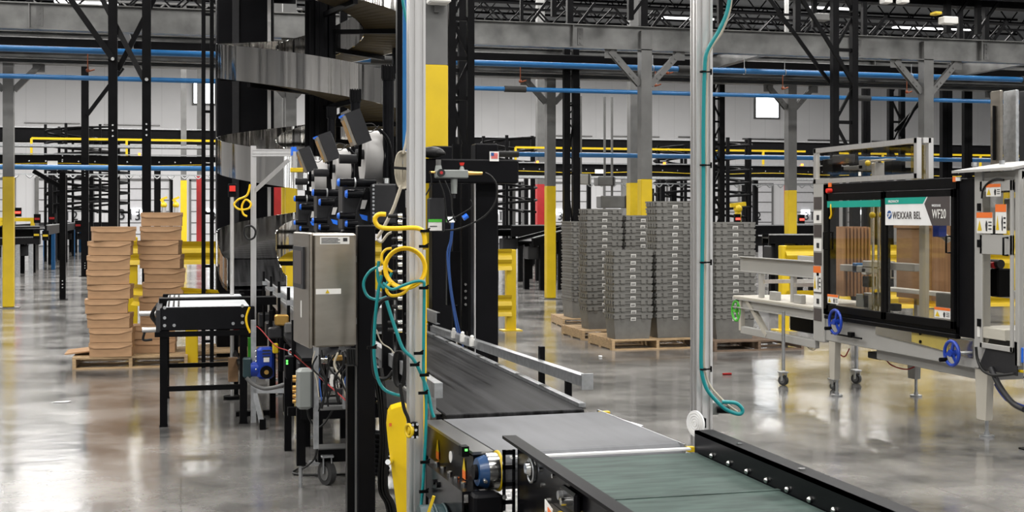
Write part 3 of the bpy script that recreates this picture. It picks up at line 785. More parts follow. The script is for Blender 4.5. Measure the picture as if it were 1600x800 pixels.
MB().cyl((BX0-.086,5.32,.69),(BX0-.089,5.32,.69),.024,18).build('round_sticker','sticker',gc)
MB().box((BX0-.12,y0+.09,.745),(BX0-.09,y0+.14,.785)).build('sensor_block','black',gc)
MB().box((BX0-.108,y0+.085,.768),(BX0-.098,y0+.09,.776)).build('sensor_light','ledgreen',gc)
MB().cbox((BX0-.13,4.80,.54),(BX0-.02,4.90,.635),.010).build('end_box','blacksat',gc)
MB().cbox((BX0-.13,4.78,.47),(BX0-.04,4.80,.565),.010).build('yellow_plate','yellow',gc)
# right side sheet of the grey belt
MB().prism([(BX1,4.86,.60),(BX1+.005,5.85,.60),(BX1+.005,5.85,.775),(BX1,4.86,.775)],(.008,0,0)).build('side_plate','galv',gc)
MB().box((BX1+.008,4.86,.70),(BX1+.10,5.85,.71)).build('side_tray','darksteel',gc)
MB().box((BX1+.0,5.79,.762),(BX1+.05,5.82,.772)).build('yellow_corner','yellow',gc)
MB().box((BX1+.012,4.84,.745),(BX1+.04,4.87,.765)).build('yellow_corner','yellow',gc)
MB().sweep(channel(.035,.03,.003),(BX1+.13,5.60,.71),(BX1+.11,5.76,.71),up=(1,0,.3)).build('side_bracket','galv',gc)
for y in (5.05,5.8):
    for x in (BX0+.02,BX1-.04): MB().box((x-.03,y-.03,0),(x+.03,y+.03,.58)).build('leg','black',gc)
gc.rotation_euler = (0,0,R(3))
# teal motor under it
mt = thing('drive_motor','dark teal drive motor under the grey belt conveyor','motor',(1.02,5.1,.1))
c0 = at_d(694,828,5.2)
b = MB(); b.cyl((c0.x+.22,c0.y,c0.z-.05),(c0.x-.1,c0.y+.02,c0.z-.05),.15,22); b.build('housing','tealmotor',mt)
b = MB()
for k in range(7): b.torus((c0.x+.2-k*.04,c0.y,c0.z-.05),(1,0,0),.152,.006,24,4)
b.build('cooling_fin','tealmotor',mt)
b = MB(); b.bar(at_d(668,805,5.05),at_d(678,775,5.05),.012); b.build('yellow_bracket','yellow',mt)
# yellow belt guard
bg = thing('belt_guard','tall yellow belt drive cover leaning behind the front aluminium post','guard',(.98,5.95,0))
g0 = at_d(604,640,6.0)
poly = [at_d(px,py,5.72) for px,py in ((606,648),(611,640),(620,637),(632,634),(638,640),(652,700),(668,830),(624,830),(618,780),(606,690),(604,668))]
MB().prism(poly,(.02,.14,0)).build('cover','yellowsheen',bg)
MB().cyl(at_d(611,721,5.72),at_d(606,722,5.6),.012,10).build('knob','chrome',bg)
a_ = at_d(608,661,5.71); MB().prism([a_,at_d(612,661,5.71),at_d(612,666,5.71),a_+V((0,0,-.016))],(0,-.002,0)).build('hazard_sticker','orange',bg)
b = MB(); b.bar(at_d(650,900,6.15),at_d(640,700,6.15),.05); b.build('stand_post','black',bg)
# 4 green belt section
gn = thing('belt_conveyor','green belt conveyor in the foreground between glossy black side rails','conveyor',(1.63,3.6,0))
GX0, GX1 = 1.27, 2.0
Y1g = 4.80; Y0g = 2.6
MB().cbox((GX0,Y0g,.735),(GX1,Y1g-.02,.76),.006).build('belt','beltgreen',gn)
MB().box((GX0,4.035,.7601),(GX1,4.06,.7625)).build('belt_seam','beltgreen',gn)
MB().cyl((GX0,Y1g-.03,.735),(GX1,Y1g-.03,.735),.025,14).build('nose_roller','dark',gn)
MB().box((GX1-.0,Y0g,.55),(GX1+.012,Y1g,.845)).build('right_side_plate','blackgloss',gn)
MB().box((GX1-.0,Y0g,.832),(GX1+.078,Y1g,.845)).build('right_top_flange','blacksat',gn)
MB().box((GX1+.066,Y0g,.72),(GX1+.078,Y1g,.833)).build('right_outer_lip','blackgloss',gn)
b = MB()
for i in range(9): 
    y = 4.62-i*.16; b2 = MB().ball((GX1-.004,y,.775),.011,8,6); b2.build('bolt_head','chrome',gn)
for y in (4.45,3.95): MB().cyl((GX1+.035,y,.845),(GX1+.035,y,.851),.012,8).build('rivet','chrome',gn)
MB().box((GX0-.05,Y0g,.8335),(GX0+.004,4.87,.845)).build('left_top_flange','blacksat',gn)
MB().box((GX0-.012,Y0g,.56),(GX0+.0,4.78,.833)).build('left_side_plate','blackgloss',gn)
lp = MB().cyl((GX0-.02,4.58,.77),(GX0-.035,4.58,.77),.028,18,r2=.02).build('bearing_cap','chrome',gn)
MB().torus((GX0-.02,4.56,.765),(1,0,0),.042,.005,24,6).build('roller_ring','galv',gn)
for (y,z) in ((4.45,.79),(4.42,.74),(4.35,.70),(4.28,.80),(4.2,.76),(3.9,.72),(3.85,.68),(3.8,.76)): MB().cyl((GX0-.012,y,z),(GX0-.02,y,z),.008,8).build('rivet','chrome',gn)
lb = MB().cbox((GX0-.04,3.95,.74),(GX0-.014,4.12,.805),.010).build('tension_bracket','blackgloss',gn)
MB().cyl((GX0-.06,4.04,.765),(GX0-.04,4.04,.765),.014,6).build('hex_bolt','chrome',lb)
MB().cyl((GX0-.055,4.09,.775),(GX0-.04,4.09,.775),.015,10).build('washer','galv',lb)
# black slotted joining bracket
b = MB(); y = 4.80
for (za,zb,ya,yb) in ((.42,.80,0,.018),(.42,.80,.065,.083),(.782,.80,0,.083),(.725,.742,0,.083),(.66,.675,0,.083),(.59,.605,0,.083),(.42,.44,0,.083)):
    b.box((GX0-.015-yb*.6,y,za),(GX0-.015-ya*.6,y+.012,zb))
b.build('slotted_bracket','blackgloss',gn)
for z in (.62,.56,.44): MB().cyl((GX0-.06,4.79,z),(GX0-.06,4.80,z),.009,8).build('rivet','chrome',gn)
# warning label on bracket
w0 = MB().prism([(GX0-.06,4.22,.58),(GX0-.06,4.13,.58),(GX0-.06,4.13,.72),(GX0-.06,4.22,.735)],(-.003,0,0)).build('warning_label','sticker',gn)
MB().prism([(GX0-.064,4.175,.64),(GX0-.064,4.135,.64),(GX0-.064,4.135,.71),(GX0-.064,4.175,.718)],(-.002,0,0)).build('orange_field','orange',w0)
b = MB(); b.prism([(GX0-.064,4.205,.60),(GX0-.064,4.192,.60),(GX0-.064,4.19,.67),(GX0-.064,4.198,.70),(GX0-.064,4.207,.67)],(-.002,0,0)); b.build('pictogram','ink',w0)
MB().box((GX0-.03,3.9,.50),(GX0-.014,4.3,.70)).build('lower_cover','stainless',gn)
MB().box((GX0-.045,4.03,.58),(GX0-.032,4.12,.715)).build('yellow_plate','yellow',gn)
for y in (4.6,2.9):
    for x in (GX0+.05,GX1-.05): MB().box((x-.035,y-.035,0),(x+.035,y+.035,.6)).build('leg','black',gn)
MB().box((GX0+.02,Y0g,.62),(GX1-.02,Y1g-.1,.70)).build('frame_bed','black',gn)
tag(MB().box((BX0+.05,4.80,.765),(BX1+.02,4.83,.7725)).build('transfer_strip','white'),'white strip in the gap between grey and green belts','strip')

# =================== aluminium gate posts ===================
def alu_post(label,px,d,z1=3.4,w=.072,z0=0):
    p = at_d(px,HY,d); t = thing('aluminium_post',label,'post',(p.x,p.y,z0),'tall slotted aluminium posts')
    MB().sweep(tslot(w),(p.x,p.y,z0+.01),(p.x,p.y,z1),up=(0,1,0)).build('profile','alu',t)
    MB().box((p.x-.07,p.y-.07,z0),(p.x+.07,p.y+.07,z0+.012)).build('foot_plate','alu',t)
    return t,p
tl,pl = alu_post('slotted aluminium post at the left, wrapped by yellow and teal cables',650,5.6)
tr,pr = alu_post('slotted aluminium post standing right of the green belt start',1096,5.45)
tag(MB().sweep(tslot(.072),(pl.x+.036,pl.y,3.36),(pr.x-.036,pr.y,3.36)).build('gate_crossbar','alu'),'aluminium crossbar joining both slotted posts above the belts','crossbar')
rf = thing('reflector_disc','round white reflector disc on the lower end of the right aluminium post','reflector',at_d(1085,663,5.38))
p = at_d(1086,662,5.3); b = MB(); b.cyl((p.x,p.y,p.z),(p.x+.006,p.y+.002,p.z),.054,28); o = b.build('disc','white',rf); 
b = MB()
for k in (1,2,3,4): b.torus((p.x-.001,p.y,p.z),(1,.3,0),.011*k,.0012,20,4)
b.build('ring_pattern','sticker',rf)
MB().box((p.x+.01,p.y+.0,p.z-.02),(p.x+.05,p.y+.06,p.z+.02)).build('mount','blacksat',rf)
# sensor box and teal loop on right post
sb = thing('sensor_box','small grey sensor block with connector on the right aluminium post','sensor',at_d(1115,640,5.45))
a_ = at_d(1105,649,5.43); MB().cbox((a_.x,a_.y,a_.z),(a_.x+.06,a_.y+.05,a_.z+.055),.005).build('housing','jbox',sb)
b_ = at_d(1120,640,5.43); MB().cyl(b_,b_+V((.05,-.02,.0)),.016,12).build('connector','black',sb)
def cable(name,label,pts,r,m,grp=None,n=8,cat='cable'):
    return tag(MB().tube(pts,r,n).build(name,m),label,cat,grp)
cable('cable','teal cable running down the right aluminium post to a loop',[at_d(x,y,5.36) for x,y in ((1142,-20),(1136,18),(1122,50),(1105,80),(1101,110),(1099,200),(1099,300),(1097,420),(1096,520),(1096,575),(1103,605),(1118,625),(1135,640),(1155,647),(1160,640),(1150,630),(1128,628))],.0085,'teal')
cable('cable','beige cable beside the teal one on the right aluminium post',[at_d(x,y,5.39) for x,y in ((1145,-20),(1140,18),(1128,50),(1110,78),(1105,110),(1103,200),(1103,300),(1102,420),(1101,520),(1100,570),(1108,600),(1122,618),(1140,635),(1152,643))],.005,'beige')
for i,(y) in enumerate((112,258,410,577)):
    p = at_d(1099,y,5.36); b = MB().torus(p,(0,0,1),.013,.004,14,5); b.bar(p,p+V((.035,0,0)),.006); b.bar(p+V((.035,0,-.012)),p+V((.035,0,.012)),.006)
    tag(b.build('cable_clip','black'),'black cable clip on the right aluminium post, %s from the top' % ('first','second','third','fourth')[i],'clip','cable clips')

# =================== left black post, steel control box ===================
bp = thing('machine_post','heavy black post beside the stainless control box','post',at_d(571,HY,6.2)*1)
p = at_d(571,HY,6.2); bp.location = (p.x,p.y,0)
zt = H-(352-340)*6.2/F
MB().cbox((p.x-.043,p.y-.04,0),(p.x+.043,p.y+.04,zt),.005).build('shaft','blacksat',bp)
MB().box((p.x-.085,p.y+.02,0),(p.x-.05,p.y+.09,.98)).build('inner_leg','black',bp)
MB().box((p.x-.049,p.y-.02,0),(p.x-.044,p.y+.03,.98)).build('edge_strip','greysteel',bp)
MB().box((p.x-.11,p.y-.1,0),(p.x+.11,p.y+.1,.015)).build('foot_plate','black',bp)
cb = thing('control_box','stainless steel control cabinet with side touch panel on the black post','control cabinet',(0,0,0))
n0 = at_d(490,HY,6.0); cb.location = (n0.x,n0.y,1.02)
# built axis-aligned in local coordinates then turned a few degrees
W_,D_,Z_ = .205,.40,.535
MB().use('stainless').cbox((0+n0.x,n0.y,1.09),(n0.x+W_,n0.y+D_,1.09+Z_),.008).build('body','stainless',cb)
MB().cbox((n0.x-.022,n0.y-.004,1.085),(n0.x-.004,n0.y+D_+.004,1.095+Z_),.006).build('door','stainless',cb)
hm = MB().box((n0.x-.032,n0.y+.10,1.36),(n0.x-.022,n0.y+.36,1.56)).build('touch_screen','ink',cb)
MB().box((n0.x-.034,n0.y+.13,1.38),(n0.x-.032,n0.y+.33,1.54)).build('display','signgrey',hm)
MB().box((n0.x-.024,n0.y+.18,1.22),(n0.x-.022,n0.y+.20,1.30)).build('tall_label','sticker',cb)
MB().box((n0.x+.03,n0.y-.003,1.575),(n0.x+.17,n0.y,1.61)).build('rating_label','sticker',cb)
l_ = MB().box((n0.x+.01,n0.y-.003,1.34),(n0.x+.13,n0.y,1.365)).build('warning_label','sticker',cb)
MB().prism([(n0.x+.055,n0.y-.005,1.344),(n0.x+.075,n0.y-.005,1.344),(n0.x+.065,n0.y-.005,1.362)],(0,.001,0)).build('triangle','yellow',l_)
for k in range(4): MB().box((n0.x+.036,n0.y-.005,1.580+k*.007),(n0.x+.125-.01*(k%2),n0.y-.003,1.583+k*.007)).build('print_line','ink',cb)
MB().box((n0.x+.14,n0.y-.005,1.588),(n0.x+.16,n0.y-.003,1.604)).build('approval_mark','ink',cb)
cb.rotation_euler = (0,0,R(5.5))
tag(MB().bar((n0.x+.2,p.y+.01,1.5),(p.x-.04,p.y+.01,1.5),.03).bar((n0.x+.2,p.y+.01,1.2),(p.x-.04,p.y+.01,1.2),.03).build('mount_bracket','galv'),'bracket holding the control cabinet to the black post','bracket')

# =================== gantry right of dark belt ===================
gt = thing('gantry_frame','black gantry frame with two legs and crossbeam right of the dark belt','frame',(2.05,9.6,0))
g1 = on_z(757,714,0); g2 = on_z(689,655,0)
zc1 = 2.15
MB().cbox((g1.x-.083,g1.y-.08,0),(g1.x+.083,g1.y+.08,H+(340-225)*g1.y/(CA+.0215*SA)/F),.01).build('leg','blacksat',gt)
MB().cbox((g2.x-.09,g2.y-.08,0),(g2.x+.09,g2.y+.08,2.3),.01).build('leg','blacksat',gt)
MB().box((g1.x-.088,g1.y-.082,0),(g1.x-.083,g1.y-.05,2.1)).build('edge_strip','alu',gt)
a_ = at_d(640,250,9.0); b_ = at_d(776,287,9.0)
MB().cbox((a_.x,g1.y-.2,b_.z),(g1.x+.2,g1.y-.08,a_.z),.01).build('crossbeam','blacksat',gt)
c1 = at_d(662,310,8.9); c2 = at_d(686,362,8.9)
eb = MB().cbox((c1.x,g1.y-.32,c2.z),(c2.x,g1.y-.2,c1.z),.008).build('control_housing','dark',gt)
d1 = at_d(663,347,8.8); d2 = at_d(685,360,8.8)
lb_ = MB().box((d1.x,g1.y-.325,d2.z),(d2.x,g1.y-.32,d1.z)).build('housing_label','sticker',eb)
MB().box((d1.x,g1.y-.327,d1.z-.0),(d2.x,g1.y-.322,d1.z+.02)).build('green_strip','green',eb)
MB().box((d1.x+.01,g1.y-.328,d1.z-.03),(d1.x+.06,g1.y-.325,d1.z-.025)).build('print_line','ink',eb)
# vertical slotted bars between the gantry legs
for px,w in ((712,.05),(726,.05)):
    q = at_d(px,HY,9.6); MB().box((q.x-w/2,q.y-.02,.85),(q.x+w/2,q.y+.02,2.25)).build('slotted_bar','black',gt)
    b = MB()
    for z in (1.05,1.1,1.15,1.2,2.0,2.05,2.1): 
        MB().cyl((q.x,q.y-.02,z),(q.x,q.y-.03,z),.011,8).build('bolt','chrome',gt)
q = at_d(709,395,9.5); MB().box((q.x-.05,q.y,1.05),(q.x+.05,q.y+.05,1.45)).build('module_box','black',gt)
fl = thing('flag_sticker','small american flag sticker on the black gantry leg','sticker',at_d(766,245,9.))
s0 = at_d(759,238,9.); s1 = at_d(774,253,9.)
yb = g1.y-.205
MB().box((s0.x,yb-.004,s1.z),(s1.x,yb,s0.z)).build('backing','sticker',fl)
wf = (s1.x-s0.x); hf = (s0.z-s1.z)
for k in range(7):
    z = s1.z+hf*.28+k*hf*.085; MB().box((s0.x+wf*.15,yb-.006,z),(s1.x-wf*.12,yb-.004,z+hf*.045)).build('red_stripe','brightred',fl)
MB().box((s0.x+wf*.14,yb-.007,s1.z+hf*.55),(s0.x+wf*.46,yb-.005,s1.z+hf*.88)).build('blue_canton','inkblue',fl)
# pneumatic regulator
fr = thing('air_regulator','grey air filter regulator with gauge and red knob on the gantry','regulator',at_d(710,270,8.6))
def R_(px,py,dd=0): return at_d(px,py,8.6+dd)
a_,b_ = R_(682,278),R_(735,265); yy = a_.y
MB().cbox((a_.x,yy,a_.z),(b_.x,yy+.08,b_.z),.006).build('body','jbox',fr)
q = R_(686,264); MB().cyl((q.x+.005,yy+.04,q.z-.02),(q.x+.005,yy+.04,q.z+.025),.028,16,r2=.02).build('regulator_neck','jbox',fr)
MB().cyl((q.x+.005,yy+.04,q.z+.025),(q.x+.005,yy+.04,q.z+.065),.018,16).build('adjust_knob','greysteel',fr)
q = R_(689,270); gg = MB().cyl((q.x,yy,q.z),(q.x,yy-.025,q.z),.026,20).build('gauge','dark',fr); MB().cyl((q.x,yy-.025,q.z),(q.x,yy-.027,q.z),.011,12).build('dial','red',gg)
q = R_(713,279); MB().cyl((q.x,yy+.04,q.z),(q.x,yy+.04,q.z-.10),.024,16,r2=.02).build('filter_bowl','jbox',fr); MB().cyl((q.x,yy+.04,q.z-.10),(q.x,yy+.04,q.z-.13),.01,10).build('drain','dark',fr)
q = R_(726,266); MB().cyl((q.x,yy+.04,q.z),(q.x,yy+.04,q.z+.03),.02,12,r2=.01).build('valve_neck','jbox',fr); MB().cyl((q.x,yy+.04,q.z+.035),(q.x,yy+.04,q.z+.055),.012,14,r2=.018).build('red_knob','brightred',fr)
q = R_(736,270); MB().cyl((q.x,yy+.04,q.z),(q.x+.10,yy+.04,q.z),.015,10,r2=.011).build('brass_fitting','brass',fr)
q = R_(682,269); MB().cyl((q.x,yy+.04,q.z),(q.x-.04,yy+.04,q.z),.008,8).build('elbow','brass',fr)
cable('air_hose','black air hose arching from the brass fitting down the gantry leg',[R_(758,270),R_(768,276),R_(776,290),R_(774,315),R_(760,335),R_(740,348),R_(715,358),R_(695,360)],.006,'cable')
cable('air_hose','blue air hose hanging between the gantry bars',[at_d(x,y,9.4) for x,y in ((706,347),(704,375),(699,395),(701,430),(706,470),(712,505),(716,525))],.007,'wireblue')
cable('air_hose','second blue air hose hanging between the gantry bars',[at_d(x,y,9.45) for x,y in ((708,347),(706,375),(702,400),(704,440),(710,480),(718,518),(724,545))],.006,'wireblue')
for i,(xs) in enumerate((((686,282),(694,305),(698,340),(704,352)),((695,282),(704,305),(706,330),(712,345)),((672,268),(674,285),(668,300),(664,306)),((735,312),(738,322),(728,330),(700,346)))):
    cable('air_hose','thin black hose looping below the air regulator, number %s from the left' % ('two','three','one','four')[i],[R_(x,y) for x,y in xs],.005,'cable','regulator hoses')
fc = thing('solenoid_valve','silver solenoid valve with blue cap under the regulator','valve',R_(705,342))
a_=R_(698,348); b_=R_(712,338); MB().cbox((a_.x,a_.y,a_.z),(b_.x,a_.y+.04,b_.z),.004).build('body','chrome',fc); q=R_(727,339); MB().cyl((q.x-.015,q.y,q.z-.01),(q.x+.015,q.y,q.z+.01),.018,10).build('blue_cap','capblue',fc)
# plastic bag over coil on top of crossbeam
b = MB().ball(at_d(675,238,8.8),.08,14,9,sc=(1.1,.7,.5)); b.cyl(at_d(662,236,8.8),at_d(696,240,8.75),.03,10,r2=.01)
tag(b.build('cable_bag','cable'),'black bagged cable bundle lying on the gantry crossbeam','bag')
# =================== label applicators beside the line ===================
def rotY(c, a):
    return Matrix.Translation(V(c)) @ Matrix.Rotation(a,4,'Y') @ Matrix.Translation(-V(c))
def roll_box(parent,name,m,c,size,a):
    mt = Matrix.Rotation(a,3,'Y'); return MB().obox(c,size,mt).build(name,m,parent)
UN = [ # scale distance, cap px, label
 (7.3, 0,  'nearest label applicator, with large black screen, beside the tallest black mast'),
 (8.75, 1, 'middle label applicator in the row of three'),
 (10.2, 2, 'farthest label applicator in the row of three')]
def unit(d, dx_, label, idx):
    s = 1.0
    # reference: pixel (555,285) of the nearest unit at 7.3 m
    base = at_d(530,285,7.3)
    Y = d*CA + .0
    ox = base.x; 
    U = V((ox, base.y+(d-7.3)*1.0, 0)); zb = 1.9+{0:0,1:-.03,2:-.05}[idx]
    t = thing('label_applicator', label, 'labelling machine', (U.x+.1,U.y,1.3), 'label applicators in a row')
    x,y,z = U.x,U.y,zb
    # rollers with blue caps: axis X
    def roller(dx,dz,L,r,name='roller'):
        o = MB().cyl((x+dx,y,z+dz),(x+dx+L,y,z+dz),r,18).build(name,'blackgloss',t)
        MB().cyl((x+dx-.012,y,z+dz),(x+dx,y,z+dz),r*.75,18,r2=r*1.05).build('blue_cap','capblue',o)
        return o
    r1 = roller(0,0,.21,.024); MB().torus((x+.09,y,z),(1,0,0),.026,.005).build('ring','galv',r1)
    roller(.045,-.065,.09,.024); roller(.045,-.235,.06,.02); roller(-.0,-.19,.09,.019,'lower_roller')
    # slanted side plate
    P = [(x+.155,z-.03),(x+.205,z-.03),(x+.185,z-.26),(x+.10,z-.26),(x+.105,z-.16)]
    MB().prism([(a,y+.03,c) for a,c in P],(0,.05,0)).build('side_plate','dark',t)
    MB().prism([(x+.15,y-.005,z-.05),(x+.185,y-.005,z-.05),(x+.15,y-.005,z-.16),(x+.11,y-.005,z-.16)],(0,.03,0)).build('peel_guide','blacksat',t)
    pl_ = MB().prism([(x+.13,y-.01,z-.10),(x+.16,y-.01,z-.10),(x+.145,y-.01,z-.15),(x+.12,y-.01,z-.15)],(0,.005,0)).build('clear_plate','reel',t)
    MB().prism([(x+.115,y-.012,z-.18),(x+.16,y-.012,z-.19),(x+.16,y-.012,z-.22),(x+.13,y-.012,z-.21)],(0,.006,0)).build('blue_tab','capblue',t)
    MB().cbox((x+.03,y+.09,z-.27),(x+.20,y+.30,z-.0),.008).build('housing','dark',t)
    MB().box((x+.02,y+.10,z-.17),(x+.12,y+.11,z-.165)).build('edge_strip','galv',t)
    MB().cbox((x+.19,y+.10,z-.28),(x+.22,y+.26,z+.0),.004).build('perforated_edge','galv',t)
    # label reel: two large discs and the roll between
    cx,cz = x+.175,z+.18
    rl = MB().cyl((cx-.0,y+.24,cz-.02),(cx+.10,y+.24,cz-.02),.155,36).build('label_roll','reel',t)
    MB().cyl((cx-.012,y+.24,cz-.02),(cx-.0,y+.24,cz-.02),.165,36).build('reel_disc','reel',rl)
    MB().cyl((cx+.10,y+.24,cz-.02),(cx+.105,y+.24,cz-.02),.165,36).build('reel_disc','reel',rl)
    MB().cyl((cx-.06,y+.16,cz-.01),(cx-.012,y+.16,cz-.01),.03,18).build('reel_hub','dark',rl)
    rb = MB(); rb.tube([(cx+.06,y+.05,cz+.13),(cx+.10,y+.04,cz+.09),(cx+.125,y+.04,cz+.02),(cx+.13,y+.05,cz-.08)],.010,8); rb.build('guide_hoop','black',t)
    MB().cyl((x+.0,y+.0,z+.135),(x+.10,y+.0,z+.135),.027,18).build('dark_drum','dark',t)
    MB().bar((x+.10,y+.02,z+.12),(x+.10,y+.02,z-.02),.02).build('arm','black',t)
    # tilted screen
    sc = (x+.085,y-.12,z+.305); a = -R(21)
    s1_ = roll_box(t,'screen_housing','dark',sc,(.085,.16,.19),a)
    mt = Matrix.Rotation(a,3,'Y')
    MB().obox(V(sc)+mt@V((-.052,0,0)),(.018,.13,.175),mt).build('screen_face','stainless',s1_)
    MB().obox(V(sc)+mt@V((-.062,0,.0)),(.004,.10,.13),mt).build('display','brass',s1_)
    MB().obox(V(sc)+mt@V((-.058,0,.088)),(.028,.06,.012),mt).build('blue_latch','capblue',s1_)
    MB().obox(V(sc)+mt@V((.046,.02,.03)),(.01,.08,.10),mt).build('rear_plate','galv',s1_)
    MB().bar((x+.11,y-.08,z+.22),(x+.12,y+.04,z+.10),.020).build('screen_arm','black',t)
    cbm = MB(); cbm.tube([(x+.13,y-.10,z+.33),(x+.19,y-.06,z+.33),(x+.24,y,z+.28)],.003,5); cbm.tube([(x+.125,y-.1,z+.30),(x+.18,y-.02,z+.29),(x+.23,y+.02,z+.33)],.003,5); cbm.build('screen_cable','cable',t)
    # lower body standing on the conveyor frame
    MB().cbox((x+.02,y+.02,z-.40),(x+.10,y+.12,z-.27),.006).build('lower_box','blacksat',t)
    MB().cbox((x+.10,y+.02,z-.55),(x+.2,y+.22,z-.27),.006).build('base_box','dark',t)
    MB().box((x+.12,y+.08,.78),(x+.18,y+.14,z-.55)).build('stand','black',t)
    # mast
    xm = x+.298; ym = y+.10
    m_ = MB().cyl((xm,ym,.8),(xm,ym,2.57),.033,20).build('mast','blackgloss',t)
    cc = MB(); cc.cyl((xm,ym,2.50),(xm,ym,2.58),.038,20)
    for k in range(14):
        q = k*2*PI/14; cc.box((xm+.037*math.cos(q)-.004,ym+.037*math.sin(q)-.004,2.51),(xm+.037*math.cos(q)+.004,ym+.037*math.sin(q)+.004,2.59))
    cc.build('knurled_cap','black',m_)
    return t
for d,i,l in UN: unit(d,0,l,i)
# large dark housing right of the nearest applicator
h = thing('applicator_housing','plain dark grey housing right of the nearest label applicator','housing',at_d(603,350,7.25))
a_=at_d(584,350,7.2); b_=at_d(624,287,7.2)
MB().cbox((a_.x,a_.y,a_.z),(b_.x,a_.y+.25,b_.z),.008).build('shell','dark',h)
b = MB(); 
for k in range(10): b.box((a_.x-.008,a_.y-.004,a_.z+.012+k*.022),(a_.x+.004,a_.y,a_.z+.024+k*.022))
b.build('perforated_edge','galv',h)
q=at_d(608,286,7.2); MB().cyl((q.x,q.y+.1,q.z),(q.x,q.y+.1,q.z+.03),.02,6).build('hex_nut','chrome',h)
MB().box((a_.x+.06,a_.y+.05,.78),(a_.x+.11,a_.y+.10,a_.z)).build('stand','black',h)
# black cylindrical wide boom across applicators
tag(MB().box(at_d(590,300,7.9),at_d(636,255,7.4)).build('bracket_box','black'),'black bracket block behind the beige cable coil','bracket')
# black uprights near top centre with blue pipe
t = thing('black_upright','tall black upright carrying a blue pipe left of the front aluminium post','post',(0,0,0)); q = at_d(625,HY,6.9); t.location=(q.x,q.y,0)
MB().box((q.x-.015,q.y,.8),(q.x+.03,q.y+.05,3.5)).build('upright','black',t)
q2=at_d(634,HY,6.7); MB().cyl((q2.x,q2.y,1.98),(q2.x,q2.y,3.5),.017,12).build('blue_pipe','blue',t)

# aluminium stand left with arm
t = thing('aluminium_stand','slim aluminium stand with horizontal arm reaching over to the far applicator','stand',(0,0,0)); q = at_d(396,HY,11.0); t.location=(q.x,q.y,0)
MB().sweep(tslot(.045),(q.x,q.y,.01),(q.x,q.y,H+(340-228)*11/2000),up=(0,1,0)).build('upright','alu',t)
q3 = at_d(458,238,10.9)
MB().sweep(tslot(.06),(q.x,q.y,q3.z),(q3.x,q.y-.1,q3.z)).build('arm','alu',t)
MB().sweep(tslot(.035),(q.x,q.y,at_d(400,300,11).z),(q3.x-.03,q.y-.1,q3.z-.06),up=(0,1,0)).build('corner_brace','alu',t)
e = at_d(456,236,10.8); MB().box((e.x-.01,e.y-.1,e.z-.04),(e.x+.03,e.y,e.z+.03)).build('blue_end','capblue',t)
MB().box((q.x-.15,q.y-.03,0),(q.x+.15,q.y+.03,.04)).build('foot','black',t)
s_ = thing('laser_sensor','small yellow sensor under the arm of the aluminium stand','sensor',at_d(464,266,9.4))
a_=at_d(454,269,9.4); b_=at_d(474,262,9.4); MB().cbox((a_.x,a_.y,a_.z),(b_.x,a_.y+.05,b_.z),.004).build('body','yellow',s_); MB().box((a_.x+.02,a_.y,b_.z),(a_.x+.04,a_.y+.03,b_.z+.12)).build('bracket','alu',s_)
# stop station on a silver pole
t = thing('signal_pole','silver pole carrying a black box with lit red lens','signal',(0,0,0)); q = at_d(362.5,HY,12.0); t.location=(q.x,q.y,0)
MB().cyl((q.x,q.y,.0),(q.x,q.y,H+(340-308)*12/2000),.018,12).build('pole','alu',t)
a_=at_d(356.5,308,12); b_=at_d(369.5,287,12); bx=MB().cbox((a_.x,a_.y-.03,a_.z),(b_.x,a_.y+.04,b_.z),.006).build('signal_box','blacksat',t)
a_=at_d(358.5,299,11.95); b_=at_d(368,290,11.95); MB().box((a_.x,q.y-.045,a_.z),(b_.x,q.y-.04,b_.z)).build('red_lens','brightred',bx)
MB().cyl((q.x,q.y,0),(q.x,q.y,.03),.08,14).build('foot','blacksat',t)

# =================== cables ===================
D = 5.9
def C(xs, d=D): return [at_d(x,y,d) for x,y in xs]
# beige coil hanging
bt = thing('cable_coil','bundle of beige cable tied and hanging left of the front aluminium post','cable coil',at_d(627,295,5.85))
for k in range(6):
    w = 11.5-k*1.95; x0 = 629
    b = MB(); b.tube(C([(x0-w*.55,239+k*.8),(x0-w,255),(x0-w*.95,275),(x0-w*.5,292-k*.5),(x0+w*.5,293-k*.6),(x0+w*.95,275),(x0+w,255),(x0+w*.5,238+k)],5.85+.004*k),.0042,6,closed=True); b.build('cable_loop','beige',bt)
MB().bar(at_d(615,262,5.82),at_d(641,264,5.82),.012).build('cable_tie','cable',bt)
cable('cable','beige cable dropping from the coil down to the distribution block',C([(630,240),(634,225),(637,205),(640,180)],5.85),.0065,'beige')
cable('cable','beige cable slanting from the coil towards the stainless box',C([(627,290),(622,305),(615,325),(605,345),(597,360),(589,372)],5.8),.008,'beige')
cable('cable','short beige cable curling between coil tail and block',C([(589,374),(596,378),(606,366),(616,362)],5.85),.006,'beige')
cable('cable','thick yellow cable curving from the dark connector around the aluminium post',C([(603,335),(592,335),(586,341),(588,350),(597,356),(620,357),(645,356),(658,359),(663,370),(664,390)],5.45),.010,'yellowcable')
for k in range(3):
    b = MB(); r = .090-.004*k; c = at_d(633,419,5.5+.012*k)
    b.torus(c,(.25,1,.05*k),r,.006,30,6); tag(b.build('cable_loop','yellowcable'),'looped yellow cable ring against the aluminium post, %s ring' % ('front','middle','rear')[k],'cable','yellow cable rings')
cable('cable','yellow cable leaving the ring towards the post edge',C([(612,440),(604,452),(612,462),(630,458),(645,444),(660,441),(664,455),(664,560),(664,700)],5.5),.007,'yellowcable')
cable('cable','small yellow cable loop left of the ring',C([(612,388),(603,390),(597,398),(598,410),(606,420),(613,425)],5.7),.006,'yellowcable')
